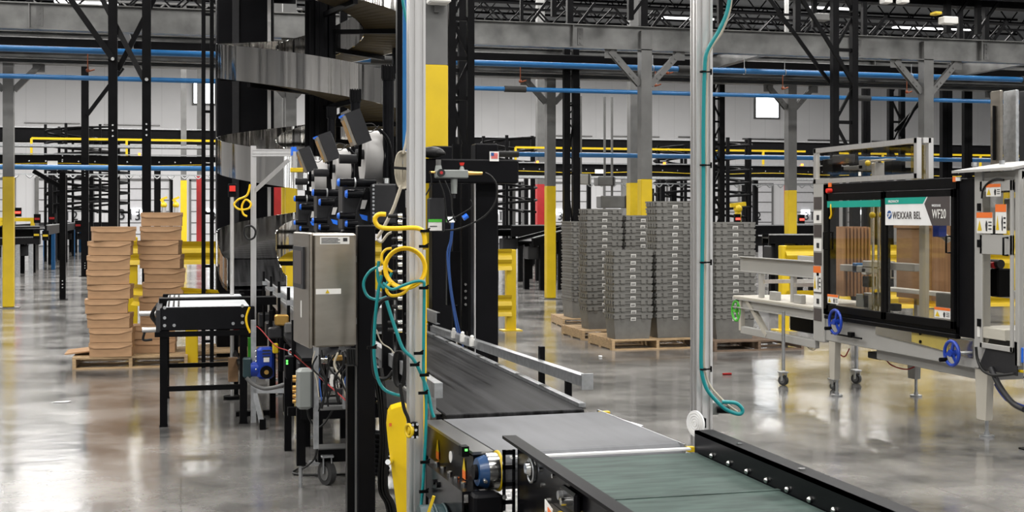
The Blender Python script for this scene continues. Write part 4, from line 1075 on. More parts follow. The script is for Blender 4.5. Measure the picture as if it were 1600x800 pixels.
cable('cable','teal cable making a big loop left of the aluminium post',C([(590,417),(578,424),(569,438),(569,452),(576,464),(590,468),(604,464)],5.75),.0065,'teal')
cable('cable','teal cable hanging from the loop down past the black cables',C([(596,430),(592,450),(588,480),(585,520),(585,560),(590,590),(600,608),(616,616),(626,618)],5.7),.0075,'teal')
cable('cable','teal cable crossing the post and running down its right side',C([(598,442),(612,452),(630,446),(648,440),(661,440),(663,450),(662,520),(662,590),(666,630),(664,700),(660,770),(654,830)],5.47),.0065,'teal')
cable('cable','teal cable crossing low over the front of the post',C([(604,470),(610,490),(620,520),(630,545),(645,560),(656,580),(668,610),(674,640),(678,652)],5.48),.0075,'teal')
cable('cable','thin teal cable loop near the connectors',C([(592,408),(590,425),(592,440),(600,450),(606,440),(612,426)],5.7),.007,'teal')
cable('cable','teal cable entering from the top left of the front post',C([(627,-20),(630,5),(634,25),(640,45)],5.75),.007,'teal')
cable('cable','black cable hanging in a long bow left of the post',C([(625,465),(600,468),(588,485),(583,520),(583,560),(586,585),(594,592),(606,590),(614,580)],5.72),.009,'cable')
cc = thing('cable_coil','coil of black cable hanging at the foot of the connector block','cable coil',at_d(623,580,5.68))
for k in range(6):
    b = MB(); b.tube(C([(617+k*.8,553),(614.5+k,575),(616+k,595),(622+k,604),(628+k*.8,596),(631+k*.8,575),(630+k*.7,556),(624+k*.7,549)],5.66+.008*k),.005,6,closed=True); b.build('cable_loop','cable',cc)
cable('cable','thin grey wire curving from the block behind cables',C([(588,515),(596,535),(610,545),(618,556)],5.8),.003,'beige')
# connector block
kb = thing('connector_block','long black connector block with plugs on the aluminium post','connector block',at_d(634,400,5.75))
a_=at_d(630,520,5.72); b_=at_d(642,340,5.72); MB().cbox((a_.x,a_.y,a_.z),(b_.x,a_.y+.04,b_.z),.005).build('block_body','black',kb)
for y in (337,347,361,373,385,402,413,425,440,466,480,503,516):
    p = at_d(629,y,5.71); q = at_d(622,y,5.71); r_ = MB().cyl(p,q,.011,12).build('plug_nut','chrome',kb)
    if y not in (347,413): MB().cyl(q,at_d(606 if y in (503,516,337) else 612,y+ (1 if y%2 else -1),5.71),.011,10,r2=.008).build('plug','cable',r_)
b = MB()
for y in (355,380,395,432,455,492,510): b.box(at_d(632,y,5.70),at_d(640,y-3,5.69))
b.build('slot_row','dark',kb)
wl = MB(); wl.prism([at_d(591,418,5.6),at_d(606,412,5.6),at_d(607,417,5.6),at_d(592,424,5.6)],(0,.01,0)); tag(wl.build('cable_tag','sticker'),'pale cable tag tied on the teal and yellow cables','tag')
for i,(x,y) in enumerate(((664,361),(662,385),(662,450),(654,552),(648,570),(663,586),(581,543),(661,614),(664,722),(662,768))):
    p = at_d(x,y,5.44); b = MB().bar(p+V((-.02,0,.0)),p+V((.02,0,.0)),.012); b.bar(p,p+V((.022,0,.012)),.006)
    tag(b.build('zip_tie','black'),'black zip tie on the cables at the front post, %s from the top' % ('first','second','third','fourth','fifth','seventh','sixth','eighth','ninth','lowest')[i] if i<9 else 'black zip tie lowest on the cables at the front post','cable tie','zip ties')
# yellow switch with black knob block on the post
t = thing('safety_switch','black switch block with yellow ring clamped on the aluminium post','switch',at_d(648,672,5.5))
a_=at_d(643,686,5.46); b_=at_d(655,660,5.46); MB().cbox((a_.x,a_.y,a_.z),(b_.x,a_.y+.03,b_.z),.006).build('switch_body','black',t)
for (x,y) in ((645,664),(652,663),(645,683),(652,683),(650,672)): MB().cyl(at_d(x,y,5.455),at_d(x,y,5.44),.006,8).build('screw','chrome',t)
p=at_d(639,673,5.46); b=MB().torus(p,(1,.4,0),.026,.007,20,6); b.cyl(p-V((.004,0,0)),p+V((.02,0,0)),.018,12); b.build('yellow_ring','yellow',t)
cable('cable','black cable dropping in to the yellow ringed switch',C([(625,600),(628,620),(632,640),(637,652),(639,662)],5.5),.008,'cable')
# loom of cables behind black post
lm = thing('cable_loom','thick loom of black and blue cables between black post and yellow guard','cable loom',at_d(592,700,6.25))
for k in range(9):
    b = MB(); x0 = 586+k*1.5
    b.tube(C([(x0-2,575),(x0+3,610),(x0+8-k*.4,650),(x0+9-k*.3,700),(x0+6,745),(x0+8,770),(x0+18,790),(x0+24,830)],6.25+.02*(k%3)),.007,6); b.build('cable','wireblue' if k==4 else 'cable',lm)
lm2 = thing('cable_loom','thick loom of black cables hanging left of the black post','cable loom',at_d(550,640,6.6))
for k in range(7):
    b = MB(); x0 = 543+k*1.9
    b.tube(C([(x0,545),(x0+2,580),(x0-1+k*.3,620),(x0+2,650),(x0+6,676),(x0+10,690)],6.75+.02*(k%2)),.008,6); b.build('cable','cable',lm2)
hs = thing('corrugated_hose','black corrugated hose stack seen between post and guard','hose',at_d(590,705,6.5))
b = MB(); c = at_d(592,0,6.6)
for k in range(9): z = at_d(590,678+k*7.5,6.6).z; b.torus((c.x,c.y,z),(.1,0,1),.045,.013,20,6)
b.build('hose','black',hs)
rd = on_z
cable('pull_cord','red pull cord running along the left side of the whole line',[at_d(x,y,d) for x,y,d in ((248,526,10.6),(320,522,10.6),(390,512,10.6),(404,512,10.3),(430,540,9.4),(455,551,8.8),(500,590,7.9),(545,630,7.0),(575,660,6.5))],.0042,'redcord')
t = at_d(455,550,8.8); tag(MB().torus(t,(.5,1,0),.018,.006,18,6).bar(t+V((.02,0,0)),t+V((.09,0,.0)),.012).build('eye_bolt','galv'),'eye bolt guiding the red pull cord','bolt')
cable('air_hose','coiled yellow hose hanging beside the aluminium stand',C([(391,288),(386,305),(372,312),(366,320),(374,327),(388,326),(392,318),(384,312),(378,322),(380,334),(386,338)],10.9),.009,'yellowcable')
cable('cable','black cable ring hanging on the aluminium stand',C([(383,355),(382,366),(388,374),(397,371),(399,360),(392,353)],10.9)+C([(383,355)],10.9),.009,'cable')
cable('cable','yellow cable bowed beside the black transfer table',C([(390,480),(385,495),(386,508),(391,520)],10.4),.009,'yellowcable')

# =================== machinery left of the line ===================
gm = thing('gear_motor','blue gearbox motor bolted low on the left side of the line','gear motor',at_d(411,592,10.2))
def Q(x,y,d=10.2): return at_d(x,y,d)
a_=Q(402,593); b_=Q(429,544); MB().cbox((a_.x,a_.y,a_.z),(b_.x,a_.y+.14,b_.z),.02).build('gear_case','motorblue',gm)
p=Q(416,581); r_=MB().cyl((p.x,p.y,p.z),(p.x,p.y-.03,p.z),.05,24).build('output_flange','blacksat',gm); MB().cyl((p.x,p.y-.03,p.z),(p.x,p.y-.034,p.z),.018,14).build('shaft','brass',r_)
for k in range(3): z=Q(0,549+k*5).z; MB().box((a_.x+.04,a_.y-.004,z),(b_.x-.03,a_.y,z+.01)).build('cooling_slot','ink',gm)
p0=Q(412,566);p1=Q(421,559); MB().box((p0.x,a_.y-.004,p0.z),(p1.x,a_.y,p1.z)).build('rating_plate','sticker',gm)
p=Q(400,578); MB().cyl((p.x-.04,p.y+.06,p.z),(p.x+.02,p.y+.06,p.z),.06,20).build('motor_barrel','motorblue',gm)
a_=Q(380,591);b_=Q(394,560); MB().cbox((a_.x,a_.y,a_.z),(b_.x,a_.y+.1,b_.z),.01).build('terminal_box','tealmotor',gm)
a_=Q(426,552);b_=Q(435,537); MB().cbox((a_.x,a_.y-.02,a_.z),(b_.x,a_.y+.05,b_.z),.006).build('yellow_fitting','yellow',gm)
for (x,y) in ((400,549),(400,558),(400,565),(400,577)): MB().ball(Q(x,y),.008,8,6).build('bolt_head','chrome',gm)
gs = thing('motor_stand','grey angled stand carrying the blue gear motor','stand',at_d(400,640,10.2))
for (x0,y0_,x1,y1_) in ((396,500,396,660),(396,600,410,662),(447,560,447,612),(396,610,450,610)):
    MB().bar(Q(x0,y0_,10.3),Q(x1,y1_,10.3),.04).build('frame_bar','galv',gs)
tag(MB().box((Q(405,0,10.3).x,Q(405,0,10.3).y-.05,0),(Q(415,0,10.3).x,Q(405,0,10.3).y+.05,.08)).build('foot_block','black'),'black foot block on the floor below the motor stand','foot')
cable('hose','grey ribbed hose sagging under the blue gear motor',C([(385,590),(395,600),(412,607),(430,605),(446,600)],10.0),.016,'greysteel')
tag(MB().box(Q(387,562,10.9),Q(393,528,10.85)).build('green_cover','green'),'narrow green cover behind the black transfer table leg','cover')
jb = thing('junction_box','grey junction box with cable glands below the control cabinet','junction box',at_d(475,640,7.7))
a_=at_d(464,641,7.7); b_=at_d(490,577,7.7); MB().cbox((a_.x,a_.y,a_.z),(b_.x,a_.y+.10,b_.z),.018).build('enclosure','jbox',jb)
MB().box((b_.x-.004,a_.y-.002,a_.z+.01),(b_.x+.002,a_.y+.1,b_.z-.01)).build('lid_seam','dark',jb)
for y in (590,595,606,612,620,628): p=at_d(463,y,7.7); MB().cyl((p.x-.02,a_.y+.03,p.z),(p.x,a_.y+.03,p.z),.012,8).build('cable_gland','brass',jb)
MB().bar((b_.x+.02,a_.y+.03,.3),(b_.x+.02,a_.y+.03,1.0),.03).build('mount_bar','galv',jb)
ctl = thing('motor_controller','black motor controller with green light below the control cabinet','controller',at_d(455,590,8.6))
a_=at_d(446,592,8.6); b_=at_d(460,557,8.6); MB().cbox((a_.x,a_.y,a_.z),(b_.x,a_.y+.08,b_.z),.006).build('case','blacksat',ctl)
for y in (564,568): p=at_d(448.5,y,8.59); MB().box((p.x-.006,p.y-.004,p.z-.006),(p.x+.006,p.y,p.z+.006)).build('status_light','ledgreen',ctl)
# lower support frame of applicators (black)
fr2 = thing('machine_trolley','black base trolley on casters below the label applicators','base frame',(.62,8.0,0))
def bar_(n,a,b,w,m='black'): MB().bar(a,b,w).build(n,m,fr2)
L0=at_d(470,HY,8.05); L1=at_d(508,HY,8.2)
zz = at_d(470,728,8.05).z
MB().box((L0.x-.025,L0.y,max(zz,.12)),(L0.x+.03,L0.y+.05,.50)).build('leg','black',fr2)
MB().cyl((L0.x,L0.y+.02,.0),(L0.x,L0.y+.02,.14),.012,8).build('levelling_foot','galv',fr2)
bar_('cross_bar',(L0.x,L0.y,.48),(L0.x+.75,L0.y-.05,.48),.09)
a_=at_d(496,721,8.2); b_=at_d(560,701,8.2); MB().cbox((a_.x,a_.y-.05,a_.z),(b_.x+.1,a_.y+.12,b_.z),.004).build('caster_beam','black',fr2)
MB().box((a_.x,a_.y-.05,b_.z),(b_.x+.1,a_.y+.12,b_.z+.006)).build('beam_top','greysteel',fr2)
a_=at_d(490,641,8.15); b_=at_d(545,625,8.15); MB().box((a_.x,a_.y,a_.z),(b_.x,a_.y+.12,b_.z)).build('grey_channel','greysteel',fr2)
MB().box((L0.x,L0.y+1.0,.30),(L0.x+.8,L0.y+1.05,.36)).build('rear_bar','black',fr2)
MB().box((L0.x+.02,L0.y+.15,.78),(L0.x+.7,L0.y+3.2,.80)).build('deck_plate','blacksat',fr2)
for y in (1.3,2.9):
    MB().box((L0.x,L0.y+y,0),(L0.x+.05,L0.y+y+.05,.78)).build('leg','black',fr2)
def caster(px,py,d,label,r=.055,grp='swivel casters',par=None):
    p = at_d(px,py,d); t = thing('caster',label,'caster',(p.x,p.y,0),grp)
    MB().cyl((p.x-.018,p.y-.01,r),(p.x+.018,p.y+.01,r),r,22).build('wheel','rubber',t)
    MB().cyl((p.x-.021,p.y-.01,r),(p.x+.021,p.y+.01,r),r*.62,16).build('hub','greysteel',t)
    MB().prism([(p.x-.028,p.y-.03,r),(p.x-.028,p.y+.01,r-.01),(p.x-.028,p.y+.06,2*r+.03),(p.x-.028,p.y-.03,2*r+.03)],(.006,0,0)).build('fork','galv',t)
    MB().prism([(p.x+.022,p.y-.03,r),(p.x+.022,p.y+.01,r-.01),(p.x+.022,p.y+.06,2*r+.03),(p.x+.022,p.y-.03,2*r+.03)],(.006,0,0)).build('fork','galv',t)
    MB().cbox((p.x-.04,p.y-.04,2*r+.025),(p.x+.04,p.y+.06,2*r+.04),.003).build('top_plate','galv',t)
    return t
caster(511,748,8.15,'rubber swivel caster under the black applicator trolley',.075)
# hanging cables and small hardware under the control box
us = thing('wiring_bundle','tangle of cables and valves below the stainless control cabinet','wiring',at_d(520,600,7.2))
rr = random.Random(3)
for k in range(16):
    x = 492+k*3.6; y = 546+rr.random()*12; dd = 7.0+rr.random()*1.2
    pts = [(x,y),(x+rr.uniform(-12,10),y+20),(x+rr.uniform(-14,14),y+45),(x+rr.uniform(-10,16),y+70+rr.random()*20)]
    b = MB(); b.tube(C(pts,dd),.0035+.004*rr.random(),6); b.build('cable','cable' if k%5 else ('wireblue' if k%10 else 'beige'),us)
for (x,y,w,h,m) in ((500,560,14,9,'chrome'),(520,556,16,8,'brass'),(512,575,10,16,'greysteel'),(530,590,12,10,'chrome'),(505,600,16,12,'dark'),(524,608,14,9,'dark'),(536,570,8,20,'black'),(516,585,6,20,'sticker'),(500,635,40,7,'greysteel'),(548,560,6,40,'galv'),(536,600,5,40,'galv')):
    a_=at_d(x,y+h,7.7); b_=at_d(x+w,y,7.7); MB().cbox((a_.x,a_.y,a_.z),(b_.x,a_.y+.05,b_.z),.004).build('valve_body',m,us)
for (x,y,m) in ((478,528,'chrome'),(455,512,'greysteel'),(440,500,'brass'),(470,545,'galv'),(430,520,'dark')):
    p=at_d(x,y,9.4); b=MB().cbox((p.x-.05,p.y-.03,p.z-.04),(p.x+.05,p.y+.05,p.z+.04),.01); tag(b.build('line_sensor',m),'small %s sensor block on the left flank of the line' % {'chrome':'chrome','greysteel':'grey','brass':'brass','galv':'galvanised','dark':'dark'}[m],'sensor','small sensors along the line')
for i,(x,y0_,y1_) in enumerate(((420,455,540),(437,462,560),(456,470,590))):
    p0=at_d(x+3,y0_+30,10.5-i*.9); p1=at_d(x+3,y1_+20,10.5-i*.9); tag(MB().bar(p0,p1,.03).build('stay_rod','black'),'black upright stay below the double rail, %s from the left' % ('first','second','third')[i],'rod','upright stays')
sd = thing('line_side_frame','dark side frame with motors below the far end of the roller line','side frame',(.9,10.8,0))
MB().box((.93,8.6,.60),(.96,14.0,.74)).build('side_beam','black',sd); MB().box((.88,9.2,.45),(.93,13.,.52)).build('wire_duct','blacksat',sd)
for y in (8.9,10.0,11.2,12.4,13.6):
    MB().box((.90,y,.0),(.95,y+.05,.62)).build('leg','black',sd); MB().cbox((.80,y+.2,.54),(.93,y+.45,.68),.01).build('drive_unit','dark',sd)
    MB().box((.86,y-.02,0),(.99,y+.07,.012)).build('foot_plate','galv',sd)
for (x,m) in ((.86,'brass'),(.87,'cable'),(.885,'cable')):
    b = MB(); b.tube([(x,8.7+i*.5,.55+.05*math.sin(i*2.1+x*50)) for i in range(10)],.01,6); b.build('cable',m,sd)

# =================== black transfer table ===================
tt = thing('transfer_table','black transfer conveyor table with two white rollers on four black legs','conveyor table',(-.6,10.5,0))
f0 = on_z(250,664,0); f1 = on_z(383,664,0)
x0,x1,yf = f0.x-.0,f1.x+.02,(f0.y+f1.y)/2
zt_ = 1.02
a_=at_d(258,516,10.45); b_=at_d(388,480,10.45)
zl,zh = a_.z,b_.z
MB().cbox((x0-.0,yf-.03,zl-.0),(x1+.06,yf+.0,zh),.006).build('front_plate','blackgloss',tt)
MB().cbox((x0,yf+1.72,zl),(x1+.06,yf+1.75,zh+.01),.006).build('rear_plate','black',tt)
for (px,py) in ((257,482),(257,498),(257,510),(381,481),(381,497),(381,508),(272,510),(366,509)): p=at_d(px,py,10.3); MB().cyl((p.x,yf-.032,p.z),(p.x,yf-.042,p.z),.013,12).build('bolt','galv',tt)
for i,(ya,yb) in enumerate(((yf+.05,yf+.80),(yf+1.08,yf+1.68))):
    r_=MB().cbox((x0+.05,ya,zh-.03),(x1+.02,yb,zh+.004),.006).build('white_belt','roller',tt)
    for xx in (x0+.06,x0+.10,x0+.14): MB().box((xx,ya,zh+.004),(xx+.015,yb,zh+.007)).build('belt_strip','black',r_)
MB().box((x0-.02,yf+.84,zh-.05),(x1+.30,yf+1.04,zh+.02)).build('divider','black',tt)
MB().box((x0-.03,yf-.03,zl-.02),(x0+.01,yf+1.75,zh-.02)).build('left_end_plate','dark',tt)
MB().box((x0-.04,yf-.04,zl-.05),(x1+.06,yf+.01,zl-.01)).build('base_rail','black',tt)
for xx in (x0+.0,x1-.06):
    for yy in (yf-.03,yf+1.66):
        MB().box((xx,yy,0),(xx+.06,yy+.05,zl)).build('leg','black',tt); MB().box((xx-.004,yy-.004,0),(xx+.064,yy+.054,.012)).build('foot_plate','black',tt)
for z in (at_d(300,607,10.45).z,): 
    for yy in (yf-.02,yf+1.67): MB().box((x0,yy,z-.02),(x1,yy+.03,z+.02)).build('stretcher','black',tt)
for xx in (x0+.01,x1-.05): MB().box((xx,yf,.40),(xx+.03,yf+1.66,.44)).build('side_stretcher','black',tt)
p=at_d(243,516,10.4); q=at_d(232,488,11.1)
MB().cyl((x0-.14,yf+.05,p.z),(x0-.0,yf+.05,p.z),.022,14).build('air_cylinder','alu',tt)
MB().cyl((x0-.18,yf+.6,q.z),(x0-.0,yf+.6,q.z),.022,14).build('air_cylinder','alu',tt)
b=MB(); b.tube([(x0-.12,yf+.05,p.z-.02),(x0-.13,yf+.05,p.z-.08),(x0-.06,yf+.05,p.z-.08)],.01,6); b.build('hose_loop','cable',tt)
b=MB()
for k in range(8): b.tube([(x0-.02,yf+.1+k*.07,zl+.02),(x0-.06-.01*(k%3),yf+.12+k*.07,zl+.10),(x0-.03,yf+.08+k*.07,zh)],.006,5)
b.build('wiring','cable',tt)

# =================== cardboard boxes ===================
def make_pallet(name_lab,W,Dp,m='wood'):
    t = thing('wooden_pallet',name_lab,'pallet',(0,0,0),'wooden pallets')
    n = 7
    for i in range(n):
        y = -Dp/2+.045+(Dp-.09)*i/(n-1); MB().box((-W/2,y-.045,.115),(W/2,y+.045,.135)).build('top_board',m,t)
    for i in range(3):
        y = (-Dp/2+.045,0,Dp/2-.045)[i]; MB().box((-W/2,y-.045,0),(W/2,y+.045,.016)).build('bottom_board',m,t)
    for x in (-W/2+.02,0,W/2-.02): MB().box((x-.019,-Dp/2,.016),(x+.019,Dp/2,.115)).build('stringer',m,t)
    return t
pb = make_pallet('pallet under the cardboard boxes, front board facing the aisle',1.25,1.0)
pp = on_z(112,578,0); pb.location = (pp.x+.63,pp.y+.5,0)
def make_box(W=.455,Dp=.30,h=.158):
    t = thing('cardboard_box','', 'box',(0,0,0),'lidded cardboard boxes')
    MB().box((-W/2,-Dp/2,0),(W/2,Dp/2,h-.02)).build('body','card',t)
    e = .007
    b = MB(); b.box((-W/2-e,-Dp/2-e,h-.02),(W/2+e,Dp/2+e,h))
    fl = h-.062
    b.prism([(-W/2-e,-Dp/2-e,h-.02),(-W/2-e,-Dp/2-e,fl+.016),(-W/2+.05,-Dp/2-e-.006,fl),(W/2-.13,-Dp/2-e-.006,fl),(W/2-.01,-Dp/2-e,fl+.03),(W/2+e,-Dp/2-e,h-.02)],(0,.005,0))
    b.box((W/2,-Dp/2,fl+.01),(W/2+e,Dp/2,h-.02)); b.box((-W/2-e,-Dp/2,fl+.01),(-W/2,Dp/2,h-.02))
    b.build('lid','card',t)
    return t
box0 = make_box(); used_box = [False]
def put_box(x,y,z,rz,label):
    global box0
    if not used_box[0]: used_box[0]=True; box0.location=(x,y,z); box0.rotation_euler=(0,0,rz); box0['label']=label; return box0
    return dup(box0,(x,y,z),rz,label)
PH = .135; hb = .163
Ls = [(140,210,18),(137,205,-8),(135,201,4),(134,200,6),(138,204,-12),(131,199,3),(136,205,-14),(139,208,-10),(140,205,-6)]
rr = random.Random(5)
cx0 = on_z(172,558,.135); nL = 9
for i in range(nL):
    k = nL-1-i  # 0 top
    off = ((Ls[k][0]+Ls[k][1])/2-171)*14.4/2000
    put_box(cx0.x+off,cx0.y+.17,PH+i*hb,R(Ls[k][2]*.45),'brown cardboard box, '+ordn(k,nL,'of the stack beside the bolted black post'))
cx1 = on_z(250,552,.135); nR = 10
offs = [0,-2,-3,0,4,2,0,0,-12,-10]
for i in range(nR):
    k = nR-1-i
    put_box(cx1.x+.02+offs[k]*14.6/2000,cx1.y+.19,PH+i*hb,R(-4+7*math.sin(i*1.7)),'brown cardboard box, '+ordn(k,nR,'of the taller stack behind the transfer table'))
pb2 = dup(pb,(pb.location.x+1.3,pb.location.y+.25,0),0,'pallet mostly hidden behind the black transfer table')
fs_ = MB(); a_=on_z(101,553,.16); fs_.box((a_.x,a_.y,.137),(a_.x+.36,a_.y+.5,.152)); 
o=tag(fs_.build('cardboard_sheet','card'),'loose flat cardboard sheet jutting left from under the box stack','cardboard')
o.rotation_euler=(0,R(-6),0); o.location.z=.165
tag(MB().cbox(at_d(357,597,11.4)-V((0,0,0)),at_d(372,560,11.4)+V((0,.12,0)),.003).build('carton','card'),'tan carton standing on the floor behind the transfer table','box')

# =================== totes ===================
def make_tote():
    t = thing('plastic_tote','', 'tote',(0,0,0),'grey stacking totes')
    W,Dp,h = .54,.38,.33; w,d_ = .465,.315
    b = MB()
    def ring(W_,D_,z): return [(-W_/2,-D_/2,z),(W_/2,-D_/2,z),(W_/2,D_/2,z),(-W_/2,D_/2,z)]
    vs = ring(w,d_,0)+ring(W-.02,Dp-.02,h-.02)+ring(W-.028,Dp-.028,h-.02)+ring(w-.008,d_-.008,.006)
    fs = [(3,2,1,0),(12,13,14,15)]
    for i in range(4):
        j=(i+1)%4; fs += [(i,j,4+j,4+i),(4+i,4+j,8+j,8+i),(8+i,8+j,12+j,12+i)]
    b._add(vs,fs)
    b.build('body','tote',t)
    b = MB()   # rim
    for (z0,z1,e) in ((h-.022,h,.0),(h-.058,h-.046,-.008)):
        W2,D2=W+e,Dp+e
        b.box((-W2/2,-D2/2,z0),(W2/2,-D2/2+.02,z1)); b.box((-W2/2,D2/2-.02,z0),(W2/2,D2/2,z1)); b.box((-W2/2,-D2/2+.02,z0),(-W2/2+.02,D2/2-.02,z1)); b.box((W2/2-.02,-D2/2+.02,z0),(W2/2,D2/2-.02,z1))
    for x in (-W/2+.012,-W/2+.10,W/2-.16,W/2-.072): b.box((x,-Dp/2-.004,h-.066),(x+.06,-Dp/2+.03,h-.012))
    for y in (-.16,-.08,.02,.10): b.box((-W/2-.004,y,h-.066),(-W/2+.02,y+.05,h-.012)); b.box((W/2-.02,y,h-.066),(W/2+.004,y+.05,h-.012))
    b.build('rim','tote',t)
    for x in (-W/2+.11,W/2-.15): MB().prism([(x,-Dp/2+.016,h-.07),(x+.045,-Dp/2+.016,h-.07),(x+.045,-Dp/2+.040,h-.20),(x,-Dp/2+.040,h-.20)],(0,-.008,0)).build('rib','tote',t)
    b = MB(); b.prism([(-.035,-Dp/2+.006,h-.095),(.035,-Dp/2+.006,h-.095),(.035,-Dp/2-.003,h-.050),(-.035,-Dp/2-.003,h-.050)],(0,-.003,0))
    l_ = b.build('label_sticker','sticker',t)
    b = MB()
    for k in range(6): x=-.024+k*.009; b.prism([(x,-Dp/2+.001,h-.088),(x+.004,-Dp/2+.001,h-.088),(x+.004,-Dp/2-.006,h-.062),(x,-Dp/2-.006,h-.062)],(0,-.0015,0))
    b.build('barcode','ink',l_)
    return t
tote0 = make_tote(); ut=[False]
def put_tote(x,y,z,rz,label):
    if not ut[0]: ut[0]=True; tote0.location=(x,y,z); tote0.rotation_euler=(0,0,rz); tote0['label']=label; return
    dup(tote0,(x,y,z),rz,label)
def stack(x,y,n,rz,what,zb=.135,jit=.006):
    for i in range(n):
        put_tote(x+rr.uniform(-jit,jit),y+rr.uniform(-jit,jit),zb+i*.0905,R(rz+rr.uniform(-.8,.8)),'grey plastic tote, '+ordn(n-1-i,n,what))
fp = on_z(960,548,0)
plt = dup(pb,(fp.x+.6,fp.y+.52,0),0,'pallet carrying the front tote stacks right of the yellow column')
Yf = fp.y+.25
stack(fp.x+.275,Yf,10,0,'of the short front stack')
stack(fp.x+.275+.60,Yf+.05,17,0,'of the tall stack beside the aluminium post')
sp2 = on_z(911,532,0)
dup(pb,(sp2.x+.62,sp2.y+.52,0),0,'second pallet of totes behind and left of the front one')
stack(sp2.x+.37,sp2.y+.35,16,0,'of the second row left stack')
stack(sp2.x+.37+.585,sp2.y+.40,15,0,'of the second row stack behind the short one')
sp3 = on_z(886,512,0)
dup(pb,(sp3.x+.62,sp3.y+.5,0),R(-6),'farthest tote pallet, only its end showing')
stack(sp3.x+.28,sp3.y+.35,14,90,'of the farthest narrow stack')
rp = on_z(1112,550,0)
def dark_pallet():
    t = make_pallet('dark weathered pallet reaching under the grey machine infeed',1.25,1.0,'darkwood'); t.location=(rp.x+.66,rp.y+.5,0); return t
dark_pallet()
stack(rp.x+.43,rp.y+.36,14,-7,'of the stack beside the machine infeed')
# =================== yellow guard rails ===================
def wrail(h=.30):
    pts = []; n = 10
    prof = []
    for i in range(n+1):
        v = -h/2+h*i/n; prof.append((.03*(1-math.cos(4*PI*i/n))/2*1.4,v))
    back = [(u-.008,v) for u,v in reversed(prof)]
    return prof+back
def barrier(label,p0,p1,rails,posts,ztop,hr=.28,pw=.14):
    t = thing('guard_rail',label,'barrier',(p0.x,p0.y,0),'yellow guard rails')
    a = V((p0.x,p0.y,0)); b = V((p1.x,p1.y,0))
    for z in rails:
        MB().sweep(wrail(hr),b+V((0,0,z)),a+V((0,0,z))).build('rail','yellow',t)
    for s_ in posts:
        q = a.lerp(b,s_); MB().cbox((q.x-pw/2,q.y+.03,0),(q.x+pw/2,q.y+.15,ztop),.01).build('post','yellow',t)
        MB().box((q.x-.15,q.y-.05,0),(q.x+.15,q.y+.22,.015)).build('base_plate','yellow',t)
barrier('yellow guard rail behind the cardboard boxes and the spiral tower',on_y(196,HY,17.2),on_y(662,HY,17.2),(1.24,),(.02,.42,.98),1.45,.30)
barrier('low yellow guard rail post and rail behind the transfer table',on_y(205,HY,16.3),on_z(340,577,0),(.76,),(.72,),.80,.26,.14)
b0=on_z(800,517,0); b1=at_d(586,HY,18.6)
barrier('yellow guard rail with end post beside the black gantry',b1,b0,(1.07,.38),(.04,.5,1.0),1.22,.32,.15)
c0_=on_y(1229,HY,17.6); barrier('yellow guard rail between the totes and the grey machine',c0_,on_y(1640,HY,17.6),(1.13,.45),(.0,.5,1.0),1.28,.30,.13)
for i,(px,yy,y0_,y1_,m) in enumerate(((314,60,275,384,'red'),(844,50,288,390,'red'),(1229,50,288,390,'red'),(436,30,288,360,'red'),(452,28,288,365,'yellow'),(287,56,282,384,'yellow'),(990,30,286,350,'yellow'))):
    a_=on_y(px,y1_,yy); b_=on_y(px,y0_,yy); w = {0:.2,1:.17,2:.08,3:.24,4:.16,5:.13,6:.14}[i]
    t = thing('column_guard',('red column sleeve far behind the yellow railing left','red column sleeve left of the yellow column on open floor','narrow red column sleeve behind the yellow guard rail','dark red sleeve seen through the spiral','yellow sleeve seen beside the dark red one through the spiral','yellow sleeved column far behind the taller box stack','yellow sleeve directly left of the grey column behind totes')[i],'column',(a_.x,a_.y,0),'distant column sleeves')
    MB().box((a_.x-w,a_.y-w,0),(a_.x+w,a_.y+w,b_.z)).build('sleeve',m,t); MB().box((a_.x-w*.9,a_.y-w*.9,b_.z),(a_.x+w*.9,a_.y+w*.9,ZC-.5)).build('shaft','greysteel',t)
# yellow tube frames
def tube_frame(label,px0,px1,pyt,d,w=.09,mid=None):
    a_=at_d(px0,pyt,d); b_=at_d(px1,pyt,d); t = thing('tube_barrier',label,'barrier',(a_.x,a_.y,0),'yellow tube barriers')
    MB().bar((a_.x,a_.y,a_.z),(b_.x,b_.y,a_.z),w).build('top_tube','yellow',t)
    for p in (a_,b_): MB().bar((p.x,p.y,0),(p.x,p.y,a_.z+w/2),w).build('upright','yellow',t)
    if mid: MB().bar((a_.x,a_.y,mid),(b_.x,b_.y,mid),w).build('middle_tube','yellow',t)
tube_frame('yellow tube barrier around the conveyor at the far left',2,51,343,42,.12)
tube_frame('yellow tube barrier between the tall aluminium post and tote stack',1112,1159,351,30,.08,mid=1.2)
